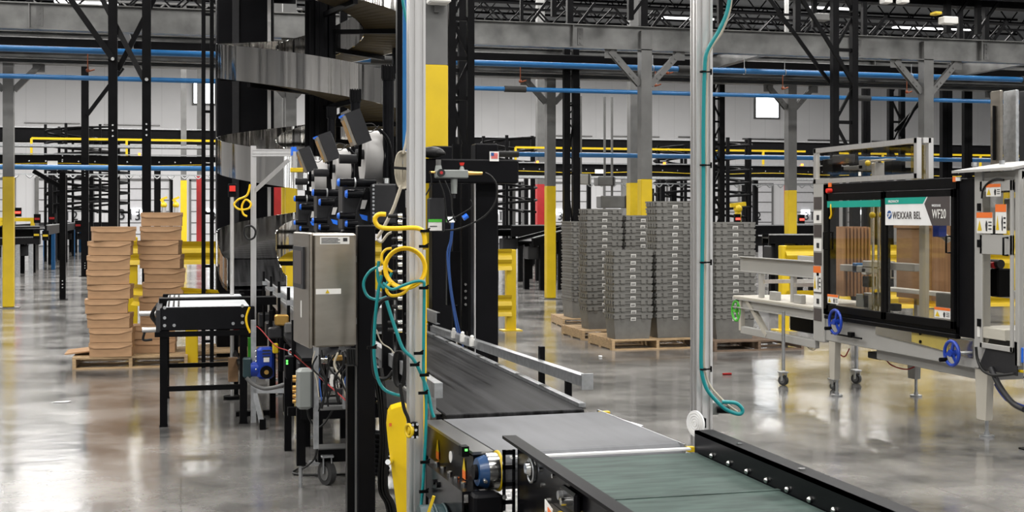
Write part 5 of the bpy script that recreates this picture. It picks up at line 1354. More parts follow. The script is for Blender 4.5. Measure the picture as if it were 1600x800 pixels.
# =================== case erecting machine ===================
MX = 6.0
wm = thing('case_erector','large grey case erecting machine with black framed clear doors and brand banner','packaging machine',(MX,10.,0))
def mb(n,lo,hi,m,c=.006,par=None): return MB().cbox(lo,hi,c).build(n,m,par or wm)
YN, YFr = 8.95, 11.15       # near / far ends of the black door frame
ZB, ZT = .775, 2.02
fr = MB(); fr.cbox((MX-.03,YN-.0,ZT-.10),(MX+.05,YFr,ZT),.004); fr.cbox((MX-.03,YN,ZB),(MX+.05,YFr,ZB+.06),.004)
fr.cbox((MX-.03,YFr-.11,ZB),(MX+.05,YFr,ZT),.004); fr.cbox((MX-.03,YN,ZB),(MX+.05,YN+.03,ZT),.004)
fr.build('door_frame','black',wm)
mb('right_stile',(MX-.02,YN-.20,ZB-.02),(MX+.08,YN,ZT-.01),'blacksat')
def door(y0,y1,lab):
    f = MB(); t=.045
    f.cbox((MX-.055,y0,ZT-.16),(MX-.03,y1,ZT-.09),.003); f.cbox((MX-.055,y0,ZB+.035),(MX-.03,y1,ZB+.10),.003)
    f.cbox((MX-.055,y0,ZB+.035),(MX-.03,y0+t,ZT-.09),.003); f.cbox((MX-.055,y1-t,ZB+.035),(MX-.03,y1,ZT-.09),.003)
    d = f.build('sliding_door','black',wm)
    MB().box((MX-.045,y0+t,ZB+.10),(MX-.041,y1-t,ZT-.16)).build('door_pane','glass',d)
    return d
YM = 10.02
dl = door(YM,YFr-.10,''); dr = door(YN+.02,YM+.0,'')
# door handles
def handle(par,x,y,z,L=.13,dy=0):
    MB().tube([(x,y,z),(x-.04,y,z),(x-.04,y,z+L),(x,y,z+L)],.008,8,smooth_pts=False).build('door_handle','black',par)
handle(dr,MX-.05,YN+.07,1.42); handle(dl,MX-.05,YFr-.12,1.40,.16)
# teal strips and banner
MB().box((MX-.058,YM+.05,ZT-.225),(MX-.05,YFr-.13,ZT-.165)).build('teal_strip','tealsign',dl)
xs = MX-.060
bn = MB().prism([(xs,YM-.04,ZT-.15),(xs,YN+.06,ZT-.15),(xs,YN+.06,ZT-.385),(xs,YM-.04,ZT-.385)],(.006,0,0)).build('banner','white',dr)
yL, yR = YM-.04, YN+.06; Wb = yL-yR
ya = yL-Wb*.64; yb_ = yL-Wb*.60; yc = yL-Wb*.74
MB().prism([(xs-.002,yL,ZT-.15),(xs-.002,yL-Wb*.655,ZT-.15),(xs-.002,yb_+.0,ZT-.205),(xs-.002,yL,ZT-.205)],(.002,0,0)).build('teal_band','tealsign',bn)
MB().prism([(xs-.002,yL-Wb*.675,ZT-.15),(xs-.002,yR,ZT-.15),(xs-.002,yR,ZT-.385),(xs-.002,yc,ZT-.385),(xs-.002,yL-Wb*.625,ZT-.207)],(.002,0,0)).build('dark_panel','signgrey',bn)
text('brand_lettering','WEXXAR BEL',.088,face_mx((xs-.003,yL-Wb*.125,ZT-.33)),'signgrey',bn,sx=.76)
text('brand_lettering','PROMACH',.032,face_mx((xs-.004,yL-Wb*.055,ZT-.192)),'white',bn)
text('model_lettering','WF20',.105,face_mx((xs-.004,yL-Wb*.745,ZT-.325)),'sticker',bn,sx=.70)
text('model_lettering','WEXXAR',.028,face_mx((xs-.004,yL-Wb*.74,ZT-.232)),'white',bn)
mbx = Matrix.Rotation(0,4,'X')
em = MB(); ey, ez = yL-Wb*.07, ZT-.295
em.cyl((xs-.001,ey,ez),(xs-.003,ey,ez),.036,24); e_ = em.build('round_emblem','inkblue',bn)
b = MB()
for k in range(3): b.bar((xs-.004,ey+.02-.012*k,ez-.026+.004*k),(xs-.004,ey-.004-.012*k,ez+.008),.005,.002,up=(1,0,0))
b.bar((xs-.004,ey+.03,ez+.006),(xs-.004,ey-.028,ez+.012),.005,.002,up=(1,0,0)); b.build('emblem_line','white',e_)
# warning stickers
def warn(y,z,w,h,par=None,x=MX-.060,face='x'):
    o = MB().box((x,y-w,z),(x+.003,y,z+h)).build('warning_label','sticker',par or wm)
    MB().box((x-.002,y-w,z+h*.74),(x,y,z+h)).build('red_band','orange',o)
    MB().prism([(x-.002,y-w*.06,z+h*.12),(x-.002,y-w*.34,z+h*.12),(x-.002,y-w*.2,z+h*.62)],(.001,0,0)).build('triangle','yellow',o)
    MB().prism([(x-.002,y-w*.60,z+h*.10),(x-.002,y-w*.68,z+h*.10),(x-.002,y-w*.70,z+h*.5),(x-.002,y-w*.62,z+h*.62),(x-.002,y-w*.56,z+h*.4)],(.001,0,0)).build('pictogram','ink',o)
    for k in range(3): MB().box((x-.002,y-w*.95,z+h*(.18+.16*k)),(x,y-w*.76,z+h*(.24+.16*k))).build('print_line','ink',o)
    return o
warn(YFr-.14,ZB+.115,.20,.085,dl); warn(YN+.28,ZB+.115,.22,.085,dr)
p=on_x(1493,280,MX-.04); MB().box((MX-.04,p.y-.0,p.z-.02),(MX-.03,p.y+.04,p.z+.02)).build('orange_tag','orange',wm)
MB().box((MX-.04,p.y-.06,p.z-.015),(MX-.03,p.y-.0,p.z+.015)).build('white_tag','sticker',wm)
p=on_x(1294,289,MX-.04); MB().box((MX-.04,p.y-.05,p.z-.02),(MX-.03,p.y+.0,p.z+.02)).build('orange_tag','orange',wm)
p=on_x(1296,298,MX-.05); MB().cyl((MX-.03,p.y,p.z),(MX-.08,p.y,p.z),.022,14).build('red_button','brightred',wm)
MB().box((MX-.05,p.y-.03,p.z-.09),(MX-.03,p.y+.02,p.z-.03)).build('button_box','jbox',wm)
b = MB(); p=on_x(1298,315,MX-.05); b.tube([(MX-.04,p.y,p.z),(MX-.06,p.y-.02,p.z-.05),(MX-.05,p.y-.01,p.z-.12),(MX-.05,p.y+.02,p.z-.16)],.008,6); b.build('yellow_cable','yellowcable',wm)
# left grey post with control strip
mb('corner_panel',(MX-.02,YFr,.50),(MX+.06,YFr+.22,2.05),'machgrey')
for k in range(9):
    z = 1.90-k*.135; m = 'sticker' if k%2 else 'signgrey'
    MB().box((MX-.025,YFr+.05,z-.12),(MX-.02,YFr+.20,z)).build('control_label',m,wm)
    if k%2: MB().box((MX-.028,YFr+.09,z-.09),(MX-.025,YFr+.14,z-.04)).build('pictogram','ink',wm)
warn(YFr+.20,.98,.15,.25,wm,MX-.028)
# upper guard frame
UZ0,UZ1 = 2.03,2.37; UY0,UY1 = 9.55,11.36
f = MB(); t=.045
f.bar((MX,UY0,UZ1-.02),(MX,UY1,UZ1-.02),.045); f.bar((MX,UY0,UZ0+.02),(MX,UY1,UZ0+.02),.045); f.bar((MX,UY0+.02,UZ0),(MX,UY0+.02,UZ1),.045); f.bar((MX,UY1-.02,UZ0),(MX,UY1-.02,UZ1),.045)
f.bar((MX+.03,UY0-.0,UZ1-.02),(MX+.1,UY0-.0,UZ1-.02),.045); f.bar((MX+.1,UY0,UZ0),(MX+.1,UY0,UZ1),.045)
ug = f.build('upper_guard_frame','alu',wm)
MB().box((MX-.003,UY0+.04,UZ0+.04),(MX+.001,UY1-.04,UZ1-.04)).build('guard_pane','glass',ug)
MB().box((MX+.12,UY0+.12,UZ0-.0),(MX+.15,UY0+.32,UZ1-.05)).build('amber_column','amberglass',ug)
# body: lower beams, roof, far side frame, legs
mb('lower_beam',(MX-.0,YN-.25,.52),(MX+.07,YFr+.1,.74),'machgrey')
mb('sill_channel',(MX-.05,YN,.735),(MX-.0,YFr-.05,.775),'black')
mb('lower_beam',(MX+.95,YN-.25,.52),(MX+1.02,YFr+.1,.70),'machgrey')
mb('bed_plate',(MX+.07,YN,.66),(MX+.95,YFr,.69),'machgrey')
for y in (YN,YFr-.05): mb('rear_upright',(MX+.95,y,.5),(MX+1.02,y+.06,ZT),'machgrey')
mb('rear_rail',(MX+.95,YN,1.0),(MX+1.0,YFr,1.07),'machgrey'); mb('rear_rail',(MX+.95,YN,ZT-.1),(MX+1.0,YFr,ZT),'black')
p0=on_x(1368,512,MX-.01); p1=on_x(1520,546,MX-.01)
MB().prism([(MX-.012,p0.y,.735),(MX-.012,p1.y,.735),(MX-.012,p1.y,.60),(MX-.012,p0.y,.66)],(.008,0,0)).build('polished_cover','chrome',wm,label='polished yellowish cover panel')
p0=on_x(1424,510,MX-.02); p1=on_x(1480,545,MX-.02)
MB().prism([(MX-.018,p0.y,.735),(MX-.018,p1.y,.735),(MX-.018,p1.y,.62),(MX-.018,p0.y,.65)],(.005,0,0)).build('amber_plate','olive',wm)
for (x,y) in ((1437,521),(1437,534)): p=on_x(x,y,MX-.03); MB().cyl((MX-.02,p.y,p.z),(MX-.03,p.y,p.z),.014,12).build('rubber_plug','black',wm)
mb('slide_rail',(MX-.06,10.4,.60),(MX-.04,10.95,.615),'black',.003); mb('slide_block',(MX-.07,10.55,.60),(MX-.03,10.62,.65),'black',.003)
def leg(px,py,X,w,ztap,lbl='leg',foot=True,m='machbeige',Y=None):
    p = on_x(px,py,X); y = p.y if Y is None else Y
    b = MB()
    b.prism([(X,y-w/2,.52),(X,y+w/2,.52),(X,y+w*.36,ztap),(X,y-w*.36,ztap)],(.06,0,0)); l = b.build('leg',m,wm)
    MB().cyl((X+.05,y,0),(X+.05,y,ztap),.014,10).build('levelling_screw','galv',l); MB().cyl((X+.05,y,0),(X+.05,y,.014),.055,18).build('foot_pad','galv',l)
    MB().cyl((X+.05,y,.014),(X+.05,y,.04),.022,6).build('nut','galv',l)
leg(1300,620,MX-.0,.12,.16); leg(1533,676,MX-.0,.16,.135); leg(1424,617,MX+.72,.16,.17,m='machgrey')
leg(0,0,MX+.72,.16,.17,m='machgrey',Y=8.8)
mb('under_tray',(MX+.1,8.8,.42),(MX+.9,10.4,.52),'machgrey')
# hand wheels
def wheel(px,py,r,m,name='hand_wheel',X=MX-.12,par=wm):
    p = on_x(px,py,X); y,z=p.y,p.z
    b = MB(); b.torus((X,y,z),(1,0,0),r,.014,36,8); w_ = b.build(name,m,par)
    b = MB(); b.cyl((X-.02,y,z),(X+.03,y,z),.028,16)
    for k in range(3):
        a = PI/2+k*2*PI/3+.3; b.bar((X,y,z),(X,y+r*math.cos(a),z+r*math.sin(a)),.024,.014,up=(1,0,0))
    b.build('spokes',m,w_); MB().cyl((X+.03,y,z),(MX+.01,y,z),.014,10).build('shaft','galv',w_)
    MB().cyl((X-.06,y+r*.75,z-r*.6),(X,y+r*.75,z-r*.6),.017,12).build('crank_knob','black',w_)
wheel(1305,503,.110,'motorblue'); wheel(1487,552,.095,'motorblue')
# hoses under the machine
for (pts,m) in ((((1307,545),(1312,553),(1320,557),(1327,545)),'redcord'),(((1380,555),(1392,570),(1415,577),(1430,572),(1438,562)),'redcord'),(((1398,552),(1405,566),(1414,566),(1416,556)),'redcord'),(((1465,572),(1468,580),(1475,578),(1478,568)),'cable'),(((1480,573),(1490,580),(1500,578),(1507,572)),'redcord')):
    b = MB(); b.tube([on_x(x,y,MX+.2) for x,y in pts],.006,6); b.build('hose',m,wm)
mb('hose_manifold',tuple(on_x(1366,556,MX+.2)-V((0,.1,.03))),tuple(on_x(1366,556,MX+.2)+V((.1,.12,.03))),'dark')
# inside: cardboard magazines, columns, rods
mgz = MB()
for k in range(24): mgz.box((MX+.34+k*.013,11.42+.012*(k%3),.92),(MX+.349+k*.013,11.75,1.61-.004*(k%4)))
mgz.build('carton_blanks','cardblank',wm,label='upright stack of brown carton blanks')
mgz = MB()
mgz.box((MX+.74,10.54,.93),(MX+.78,11.12,1.76)); mgz.box((MX+.72,10.52,1.60),(MX+.74,11.14,1.74))
mgz.build('formed_carton','card',wm)
mb('carton_panel',(MX+.74,10.08,.93),(MX+.76,10.52,1.66),'cardblank',.002)
mb('inner_column',(MX+.18,9.74,.80),(MX+.22,9.84,ZT-.15),'machbeige')  # beige one is a post's reflection in the pane, built as a solid
mb('inner_column',(MX+.22,10.44,.80),(MX+.27,10.50,ZT-.05),'black')
mb('inner_beam',(MX+.5,9.9,1.0),(MX+.58,10.9,1.04),'sticker'); mb('inner_beam',(MX+.3,10.1,1.22),(MX+.36,11.0,1.29),'machgrey')
for y in (10.56,10.64,10.70,10.80): MB().cyl((MX+.3,y,.8),(MX+.3,y,ZT-.05),.014,10).build('guide_rod','chrome',wm)
for (px,py) in ((1363,336),(1378,336)): p=on_x(px,py,MX+.25); MB().ball(p,.03,10,8).build('amber_knob','yellow',wm); MB().cyl(p,p-V((0,0,.25)),.008,8).build('knob_rod','chrome',wm)
for (px,py,w,h,m) in ((1350,470,20,18,'jbox'),(1362,470,20,22,'galv'),(1376,468,14,20,'dark'),(1355,440,10,16,'black'),(1338,418,7,14,'blue'),(1352,424,6,10,'sticker'),(1465,350,10,40,'motorblue'),(1480,342,20,12,'galv'),(1487,345,8,6,'green'),(1345,420,60,6,'machgrey'),(1480,470,30,20,'greysteel'),(1352,463,3,8,'yellow'),(1372,463,3,8,'yellow'),(1395,480,10,10,'black')):
    a_=on_x(px-w/2,py+h/2,MX+.32); b_=on_x(px+w/2,py-h/2,MX+.32)
    MB().cbox((MX+.30,min(a_.y,b_.y),min(a_.z,b_.z)),(MX+.38,max(a_.y,b_.y),max(a_.z,b_.z)),.005).build('inner_fitting',m,wm)
MB().bar((MX+.4,10.2,1.25),(MX+.4,10.95,1.25),.05).build('inner_bar','chrome',wm)
b = MB(); b.tube([(MX+.4,9.5,1.8),(MX+.42,9.7,1.75),(MX+.4,9.9,1.62),(MX+.45,9.8,1.5)],.03,8); b.build('vacuum_arm','machbeige',wm)
b = MB(); b.tube([(MX+.2,10.42,.82),(MX+.24,10.46,1.1),(MX+.2,10.45,1.4),(MX+.25,10.43,1.7)],.018,8); b.build('black_conduit','cable',wm)
# machinery visible through upper guard
for (px,py,w,h,m) in ((1355,258,12,18,'greysteel'),(1372,265,6,22,'alu'),(1380,250,26,4,'alu'),(1300,260,16,24,'black'),(1318,248,22,14,'dark'),(1340,262,30,8,'greysteel'),(1395,262,12,22,'black')):
    a_=on_x(px-w/2,py+h/2,MX+.3); b_=on_x(px+w/2,py-h/2,MX+.3)
    MB().cbox((MX+.25,min(a_.y,b_.y),max(2.03,min(a_.z,b_.z))),(MX+.35,max(a_.y,b_.y),max(2.08,max(a_.z,b_.z))),.004).build('top_fitting',m,wm)
p=on_x(1356,255,MX+.22); MB().ball(p,.028,10,8).build('amber_knob','yellow',wm)
# right enclosure nearest the camera
YE0, YE1 = 7.9, YN-.20
mb('enclosure_post',(MX-.02,YE1-.10,.60),(MX+.06,YE1,2.06),'machgrey')
mb('enclosure_post',(MX-.02,8.20,.60),(MX+.06,8.25,2.06),'machgrey')
mb('enclosure_top',(MX-.0,8.20,1.98),(MX+.9,YE1,2.05),'machgrey')
ed = MB(); ed.cbox((MX-.04,8.25,1.42),(MX-.02,YE1-.10,1.57),.003); ed.cbox((MX-.04,8.25,1.90),(MX-.02,YE1-.10,1.98),.003); ed.cbox((MX-.04,8.25,.70),(MX-.02,YE1-.10,.74),.003)
ed.cbox((MX-.04,8.25,.70),(MX-.02,8.28,1.98),.003); ed.cbox((MX-.04,YE1-.13,.70),(MX-.02,YE1-.10,1.98),.003)
e_=ed.build('enclosure_door','machgrey',wm)
MB().box((MX-.034,8.28,.74),(MX-.03,YE1-.13,1.42)).build('door_pane','glass',e_); MB().box((MX-.034,8.28,1.57),(MX-.03,YE1-.13,1.90)).build('door_pane','glass',e_)
handle(e_,MX-.04,8.30,1.42)
for z in (1.47,1.75,.86): MB().box((MX-.05,YE1-.12,z),(MX-.04,YE1-.08,z+.06)).build('hinge','black',e_)
warn(8.56,1.86,.18,.095,wm,MX-.046); w2=warn(8.68,1.58,.20,.16,wm,MX-.046); warn(8.44,1.58,.13,.22,wm,MX-.048)
b = MB(); a_=on_x(1533,300,MX-.05); b.tube([on_x(x,y,MX-.05) for x,y in ((1534,310),(1536,296),(1545,285),(1556,280),(1568,281))],.008,6); b.build('door_cable','cable',wm)
# hood
hd = MB(); zh=2.05
hd.prism([(MX-.10,YN-.02,zh-.0),(MX-.10,8.17,zh-.0),(MX+.35,8.25,zh+.07),(MX+.35,YN-.10,zh+.07)],(0,0,.02)); hd.prism([(MX+.35,8.25,zh+.07),(MX+.9,8.25,zh+.07),(MX+.9,YN-.10,zh+.07),(MX+.35,YN-.10,zh+.07)],(0,0,.02))
hd.build('hood','machgrey',wm)
for y in (8.4,8.75): MB().cyl((MX-.02,y,zh+.05),(MX-.02,y,zh+.08),.02,10).build('hood_bolt','galv',wm)
# pump & internals
p=on_x(1558,450,MX+.2)
MB().cbox((MX+.15,p.y-.08,1.08),(MX+.3,p.y+.03,1.30),.01).build('pump_body','black',wm)
b=MB(); b.cyl((MX+.2,p.y-.02,1.30),(MX+.2,p.y-.02,1.36),.03,12); b.cyl((MX+.15,p.y+.02,1.34),(MX+.15,p.y-.12,1.34),.035,12); b.build('pump_head','dark',wm)
MB().cyl((MX+.12,p.y-.02,1.33),(MX+.12,p.y-.08,1.33),.026,12).build('red_valve','red',wm)
b=MB(); b.tube([(MX+.15,p.y+.10,1.34),(MX+.12,p.y+.14,1.22),(MX+.12,p.y+.12,1.08),(MX+.14,p.y+.04,1.0)],.02,8); b.build('silver_hose','galv',wm)
mb('gauge_block',(MX+.15,8.45,1.6),(MX+.3,8.62,1.85),'machgrey'); mb('gauge_block',(MX+.2,8.34,1.62),(MX+.3,8.44,1.8),'greysteel')
mb('inner_board',(MX+.6,8.3,1.0),(MX+.63,8.72,1.68),'card',.003)
b=MB(); b.torus((MX+.1,8.55,1.62),(1,0,0),.03,.008,18,6); b.build('yellow_padlock_loop','yellow',wm); mb('yellow_block',(MX+.08,8.53,1.575),(MX+.12,8.60,1.60),'yellow',.003)
MB().box((MX+.85,8.2,.9),(MX+.853,YE1,1.9)).build('amber_rear_sheet','amberglass',wm)
MB().box((MX+.93,10.2,.85),(MX+.933,11.4,1.95)).build('amber_rear_sheet','amberglass',wm)
# lower right body
mb('lower_cabinet',(MX-.01,8.30,.53),(MX+.6,YE1+.02,.78),'machgrey')
MB().prism([(MX-.02,8.55,.78),(MX-.02,8.22,.78),(MX-.02,8.22,.53),(MX-.02,8.70,.53)],(.008,0,0)).build('dark_side_sheet','dark',wm)
mb('clear_tray',(MX-.03,8.35,.775),(MX+.3,8.7,.86),'sticker',.004)
mb('cable_post',(MX+.02,8.02,0),(MX+.12,8.12,.62),'black'); mb('foot_plate',(MX-.04,7.96,0),(MX+.18,8.18,.012),'black',.003)
for z in (.12,.2,.28): MB().cyl((MX+.02,8.05,z),(MX+.01,8.05,z),.008,8).build('bolt','chrome',wm)
for k in range(5): b=MB(); b.torus((MX+.05,8.05+.01*k,.42+.02*k),(.6,.2,1),.09,.007,20,6); b.build('coiled_cable','cable',wm)
b = MB(); b.tube([on_x(x,y,MX-.06) for x,y in ((1525,542),(1527,560),(1535,578),(1550,586),(1568,586),(1585,584))],.011,8); b.build('power_cable','cable',wm)
b = MB(); b.tube([on_x(x,y,MX-.04) for x,y in ((1548,575),(1560,600),(1572,618),(1585,632),(1600,640))],.022,8); b.build('dark_conduit','dark',wm)
b = MB(); b.tube([on_x(x,y,MX+.1) for x,y in ((1556,600),(1568,618),(1580,628),(1610,640))],.016,8); b.build('blue_conduit','motorblue',wm)
mb('motor',(MX+.05,8.02,.60),(MX+.3,8.2,.78),'tealmotor'); mb('yellow_plug',(MX+.0,8.14,.555),(MX+.03,8.24,.575),'yellow',.003); mb('blue_box',(MX+.0,8.18,.63),(MX+.03,8.24,.74),'capblue',.003)
mb('end_frame',(MX-.02,8.10,.45),(MX+.02,8.15,2.0),'alu',.004)
# galvanised masts on top rear
for (px0,px1,m,X) in ((1547,1563,'stainless',MX+.8),(1567,1588,'galv',MX+.9),(1592,1604,'dark',MX+1.0)):
    a_=on_x(px0,HY,X); b_=on_x(px1,HY,X); p=at_d((px0+px1)/2,143,a_.length)
    za = H+(340-143)*(a_.x*SA+a_.y*CA)/F
    MB().cbox((X,min(a_.y,b_.y),ZT),(X+.03,max(a_.y,b_.y),za),.006).build('mast',m,wm)
p=on_x(1553,205,MX+.79); MB().cyl((MX+.79,p.y,p.z-.25),(MX+.79,p.y,p.z+.22),.012,8).build('gas_strut','black',wm)
# infeed conveyor extension
ie = thing('infeed_conveyor','grey infeed conveyor on casters at the far end of the machine','conveyor',(MX,12.,0))
def ib(n,lo,hi,m,c=.005): return MB().cbox(lo,hi,c).build(n,m,ie)
Y2,Y3 = YFr+.22, 13.35
MB().sweep(channel(.05,.17,.01),(MX+.1,Y3,1.18),(MX+.1,Y2,1.18)).build('upper_channel','machgrey',ie)
MB().sweep(channel(.05,.17,.01),(MX+.85,Y2,1.18),(MX+.85,Y3,1.18)).build('upper_channel','machgrey',ie)
MB().sweep(channel(.05,.10,.01),(MX-.0,Y3-.1,.75),(MX-.0,Y2,.75)).build('lower_channel','machgrey',ie)
MB().sweep(channel(.05,.10,.01),(MX+.85,Y2,.75),(MX+.85,Y3-.1,.75)).build('lower_channel','machgrey',ie)
ib('table_top',(MX-.02,Y2,.80),(MX+.85,Y3-.1,.83),'machbeige')
for y in (12.0,12.75): ib('upright',(MX+.08,y,.83),(MX+.13,y+.06,1.1),'machgrey')
for y in (11.75,12.3): ib('side_block',(MX+.04,y,.83),(MX+.10,y+.16,.92),'machgrey')
MB().bar((MX+.02,12.95,.8),(MX+.02,12.45,.45),.05).build('diagonal_brace','machbeige',ie); MB().bar((MX+.02,13.1,.8),(MX+.02,13.1,.45),.05).build('end_brace','machbeige',ie)
ib('lower_bar',(MX,Y2,.42),(MX+.05,13.1,.50),'machgrey'); ib('black_drive',(MX+.3,12.0,.5),(MX+.5,12.5,.72),'black')
for y in (11.8,12.5): MB().bar((MX+.0,y,1.02),(MX+.85,y,1.02),.04).build('cross_tube','alu',ie)
p=on_x(1209,502,MX+.1); b=MB(); b.torus((MX-.0,13.2,.66),(1,0,0),.11,.014,30,8); hw=b.build('hand_wheel','green',ie)
b=MB(); 
for k in range(3): a=k*2*PI/3; b.bar((MX,13.2,.66),(MX,13.2+.11*math.cos(a),.66+.11*math.sin(a)),.016)
b.cyl((MX-.02,13.2,.66),(MX+.05,13.2,.66),.02,10); b.build('spokes','green',hw)
ct = on_z(1224,602,0); c2_ = on_z(1338,599,0)
for i,(q) in enumerate((ct,c2_)):
    MB().cyl((q.x,q.y,.15),(q.x,q.y,.75),.018,10).build('caster_stem','galv',ie)
t=caster(1224,602,(ct.x*SA+ct.y*CA),'swivel caster under the outer corner of the machine infeed',.05); caster(1338,599,(c2_.x*SA+c2_.y*CA),'swivel caster under the machine infeed, beyond the blue hand wheels',.05)
ca_=on_x(1303,599,MX+.1); caster(1303,592,(ca_.x*SA+ca_.y*CA)+.3,'small swivel caster beside the far machine leg',.035)
tag(MB().torus(at_d(1268,538,13.2),(0,1,.4),.05,.006,20,6).torus(at_d(1270,540,13.2),(.2,1,0),.045,.006,20,6).build('wire_coil','beige'),'small coil of pale wire hanging by the machine corner panel','wire')

# =================== distant machinery ===================
def far_conveyor(label,px0,py0,d0,px1,py1,d1,w=.7,h=.18,legs=4,legm='black',m='black',grp='distant conveyors'):
    a=at_d(px0,py0,d0); b=at_d(px1,py1,d1); b=V((b.x,b.y,a.z)) if abs(a.z-b.z)<.3 else b
    t = thing('distant_conveyor',label,'conveyor',(a.x,a.y,0),grp); ax=(b-a).normalized(); sd=ax.cross(V((0,0,1))).normalized()*w/2
    for s_ in (-1,1): MB().bar(a+sd*s_-V((0,0,h/2)),b+sd*s_-V((0,0,h/2)),.06,h).build('side_channel',m,t)
    MB().bar(a-V((0,0,h*.4)),b-V((0,0,h*.4)),w-.1,.03).build('bed','blacksat',t)
    MB().bar(a+sd*1.05,b+sd*1.05,.03).build('edge_rail','galv',t)
    for k in range(legs):
        q=a.lerp(b,(k+.5)/legs)
        for s_ in (-1,1): MB().box((q.x+sd.x*s_-.06,q.y+sd.y*s_-.06,0),(q.x+sd.x*s_+.06,q.y+sd.y*s_+.06,q.z-h)).build('leg',legm,t)
        MB().cbox((q.x-.2,q.y-.2,q.z-h-.35),(q.x+.2,q.y+.2,q.z-h-.05),.02).build('drive_unit','dark',t)
    return t
far_conveyor('distant black conveyor with blue supports receding along the left aisle',38,352,38,120,346,75,1.2,.3,5,'blue')
far_conveyor('distant black conveyor inside the yellow tube barrier at far left',-30,354,38,42,352,40,.9,.35,4)
far_conveyor('lower distant roller conveyor behind the yellow column at far left',-20,372,36,44,368,38,.6,.2,3,'galv')
far_conveyor('distant black conveyor behind the spiral racks',95,347,62,170,347,64,1.6,.5,4)
far_conveyor('distant black conveyor behind the yellow column on open floor',780,352,34,885,350,36,.9,.3,4)
far_conveyor('inclined distant conveyor rising left of the tote stacks',820,372,30,905,350,31,.6,.2,3)
far_conveyor('distant black conveyor behind the right tote stack and column',1130,352,40,1290,352,42,1.,.3,5)
far_conveyor('low distant conveyor behind the yellow guard rail on the right',1196,366,28,1290,368,28,.7,.2,3)
far_conveyor('distant conveyor behind the enclosure at far right',1500,352,40,1640,352,42,1.,.3,4)
def far_spiral(label,px,d,R0,z0,z1,pitch,m='black'):
    c=at_d(px,HY,d); t=thing('spiral_rack',label,'spiral conveyor',(c.x,c.y,0),'distant black spirals')
    n=int((z1-z0)/pitch*20)
    for rr_ in (R0,R0*.55):
        b=MB(); pts=[(c.x+rr_*math.cos(i*2*PI/20),c.y+rr_*math.sin(i*2*PI/20),z0+pitch*i/20) for i in range(n)]
        b.tube(pts,.045,5,smooth_pts=False); b.build('spiral_rail',m,t)
    b=MB()
    for i in range(0,n,2):
        a=i*2*PI/20; z=z0+pitch*i/20; b.bar((c.x+R0*.55*math.cos(a),c.y+R0*.55*math.sin(a),z),(c.x+R0*math.cos(a),c.y+R0*math.sin(a),z),.035)
    b.build('cross_slats',m,t)
    for k in range(6):
        a=k*PI/3+.2; MB().box((c.x+R0*math.cos(a)-.05,c.y+R0*math.sin(a)-.05,0),(c.x+R0*math.cos(a)+.05,c.y+R0*math.sin(a)+.05,z1)).build('upright',m,t)
far_spiral('distant black spiral rack between the free standing post and the boxes',124,50,1.25,1.9,5.3,.48)
far_spiral('second distant black spiral rack behind the first thick post',158,57,1.2,1.9,5.3,.45)
far_spiral('distant black spiral rack behind the black gantry top',795,46,1.0,1.9,4.6,.45)
far_spiral('distant black spiral rack left of the tall aluminium post',1068,52,1.2,2.0,4.6,.45)
far_spiral('distant black spiral rack right of the tall aluminium post',1133,44,.9,1.7,4.4,.42)
far_spiral('distant black spiral rack seen above the machine guard',1330,52,1.5,2.5,4.4,.45)
for i,(px0,px1,y,d) in enumerate(((287,470,258,38),(1016,1100,258,46),(80,112,258,40),(1135,1150,300,38),(985,1000,320,36),(942,960,300,44))):
    pass
for i,px in enumerate((58,79,84,89,182,246,268,920,975,1020,1035,1052,1155,1162,1180,1352,1362,1366,1372,788,800,812,822,1430,1442)):
    Yy=46+(i%5)*3; q=on_y(px,HY,Yy); w=.05+.03*(i%3)
    tag(MB().box((q.x-w,q.y-w,0),(q.x+w,q.y+w,3.1+.25*(i%3))).build('distant_upright','black' if i%4 else 'greysteel'),'thin %s upright far off holding the mezzanine, %s' % ('dark' if i%4 else 'grey',('at the left of the yellow tube barrier','left in the cluster by the spiral racks','centre of the cluster by the spiral racks','right in the cluster by the spiral racks','just right of the first thick post','just right of the second thick post','left of the far yellow sleeved column','left above the tote stacks','above the middle of the tote stacks','left above the tallest totes','above the tallest totes','right above the tallest totes','right of the tall aluminium post','second right of the aluminium post','left of the red column sleeve','behind the machine pane, left','behind the machine pane, second','behind the machine pane, third','behind the machine pane, fourth','right of the gantry leg','second right of the gantry leg','third right of the gantry leg','left of the red sleeve','behind the banner, left','behind the banner, right')[i]),'post','distant uprights')
# electrical cabinets above the totes
for (a,b_,c,d_,lab) in ((939,981,306,325,'grey electrical cabinet above the tote stacks'),(898,924,272,288,'light grey box hanging left above the tote stacks'),(935,962,276,290,'grey tray box hanging beside the light grey one')):
    p=on_y(a,d_,32); q=on_y(b_,c,32); t=thing('electrical_cabinet',lab,'cabinet',(p.x,32,p.z),'hanging electrical boxes')
    MB().cbox((p.x,32,p.z),(q.x,32.4,q.z),.02).build('case','machgrey' if a==898 else 'greysteel',t); MB().box((q.x-.08,31.98,p.z),(q.x-.05,32,q.z)).build('door_seam','dark',t)
    MB().bar(((p.x+q.x)/2,32.2,q.z),((p.x+q.x)/2,32.2,4.9),.05).build('conduit','greysteel',t)
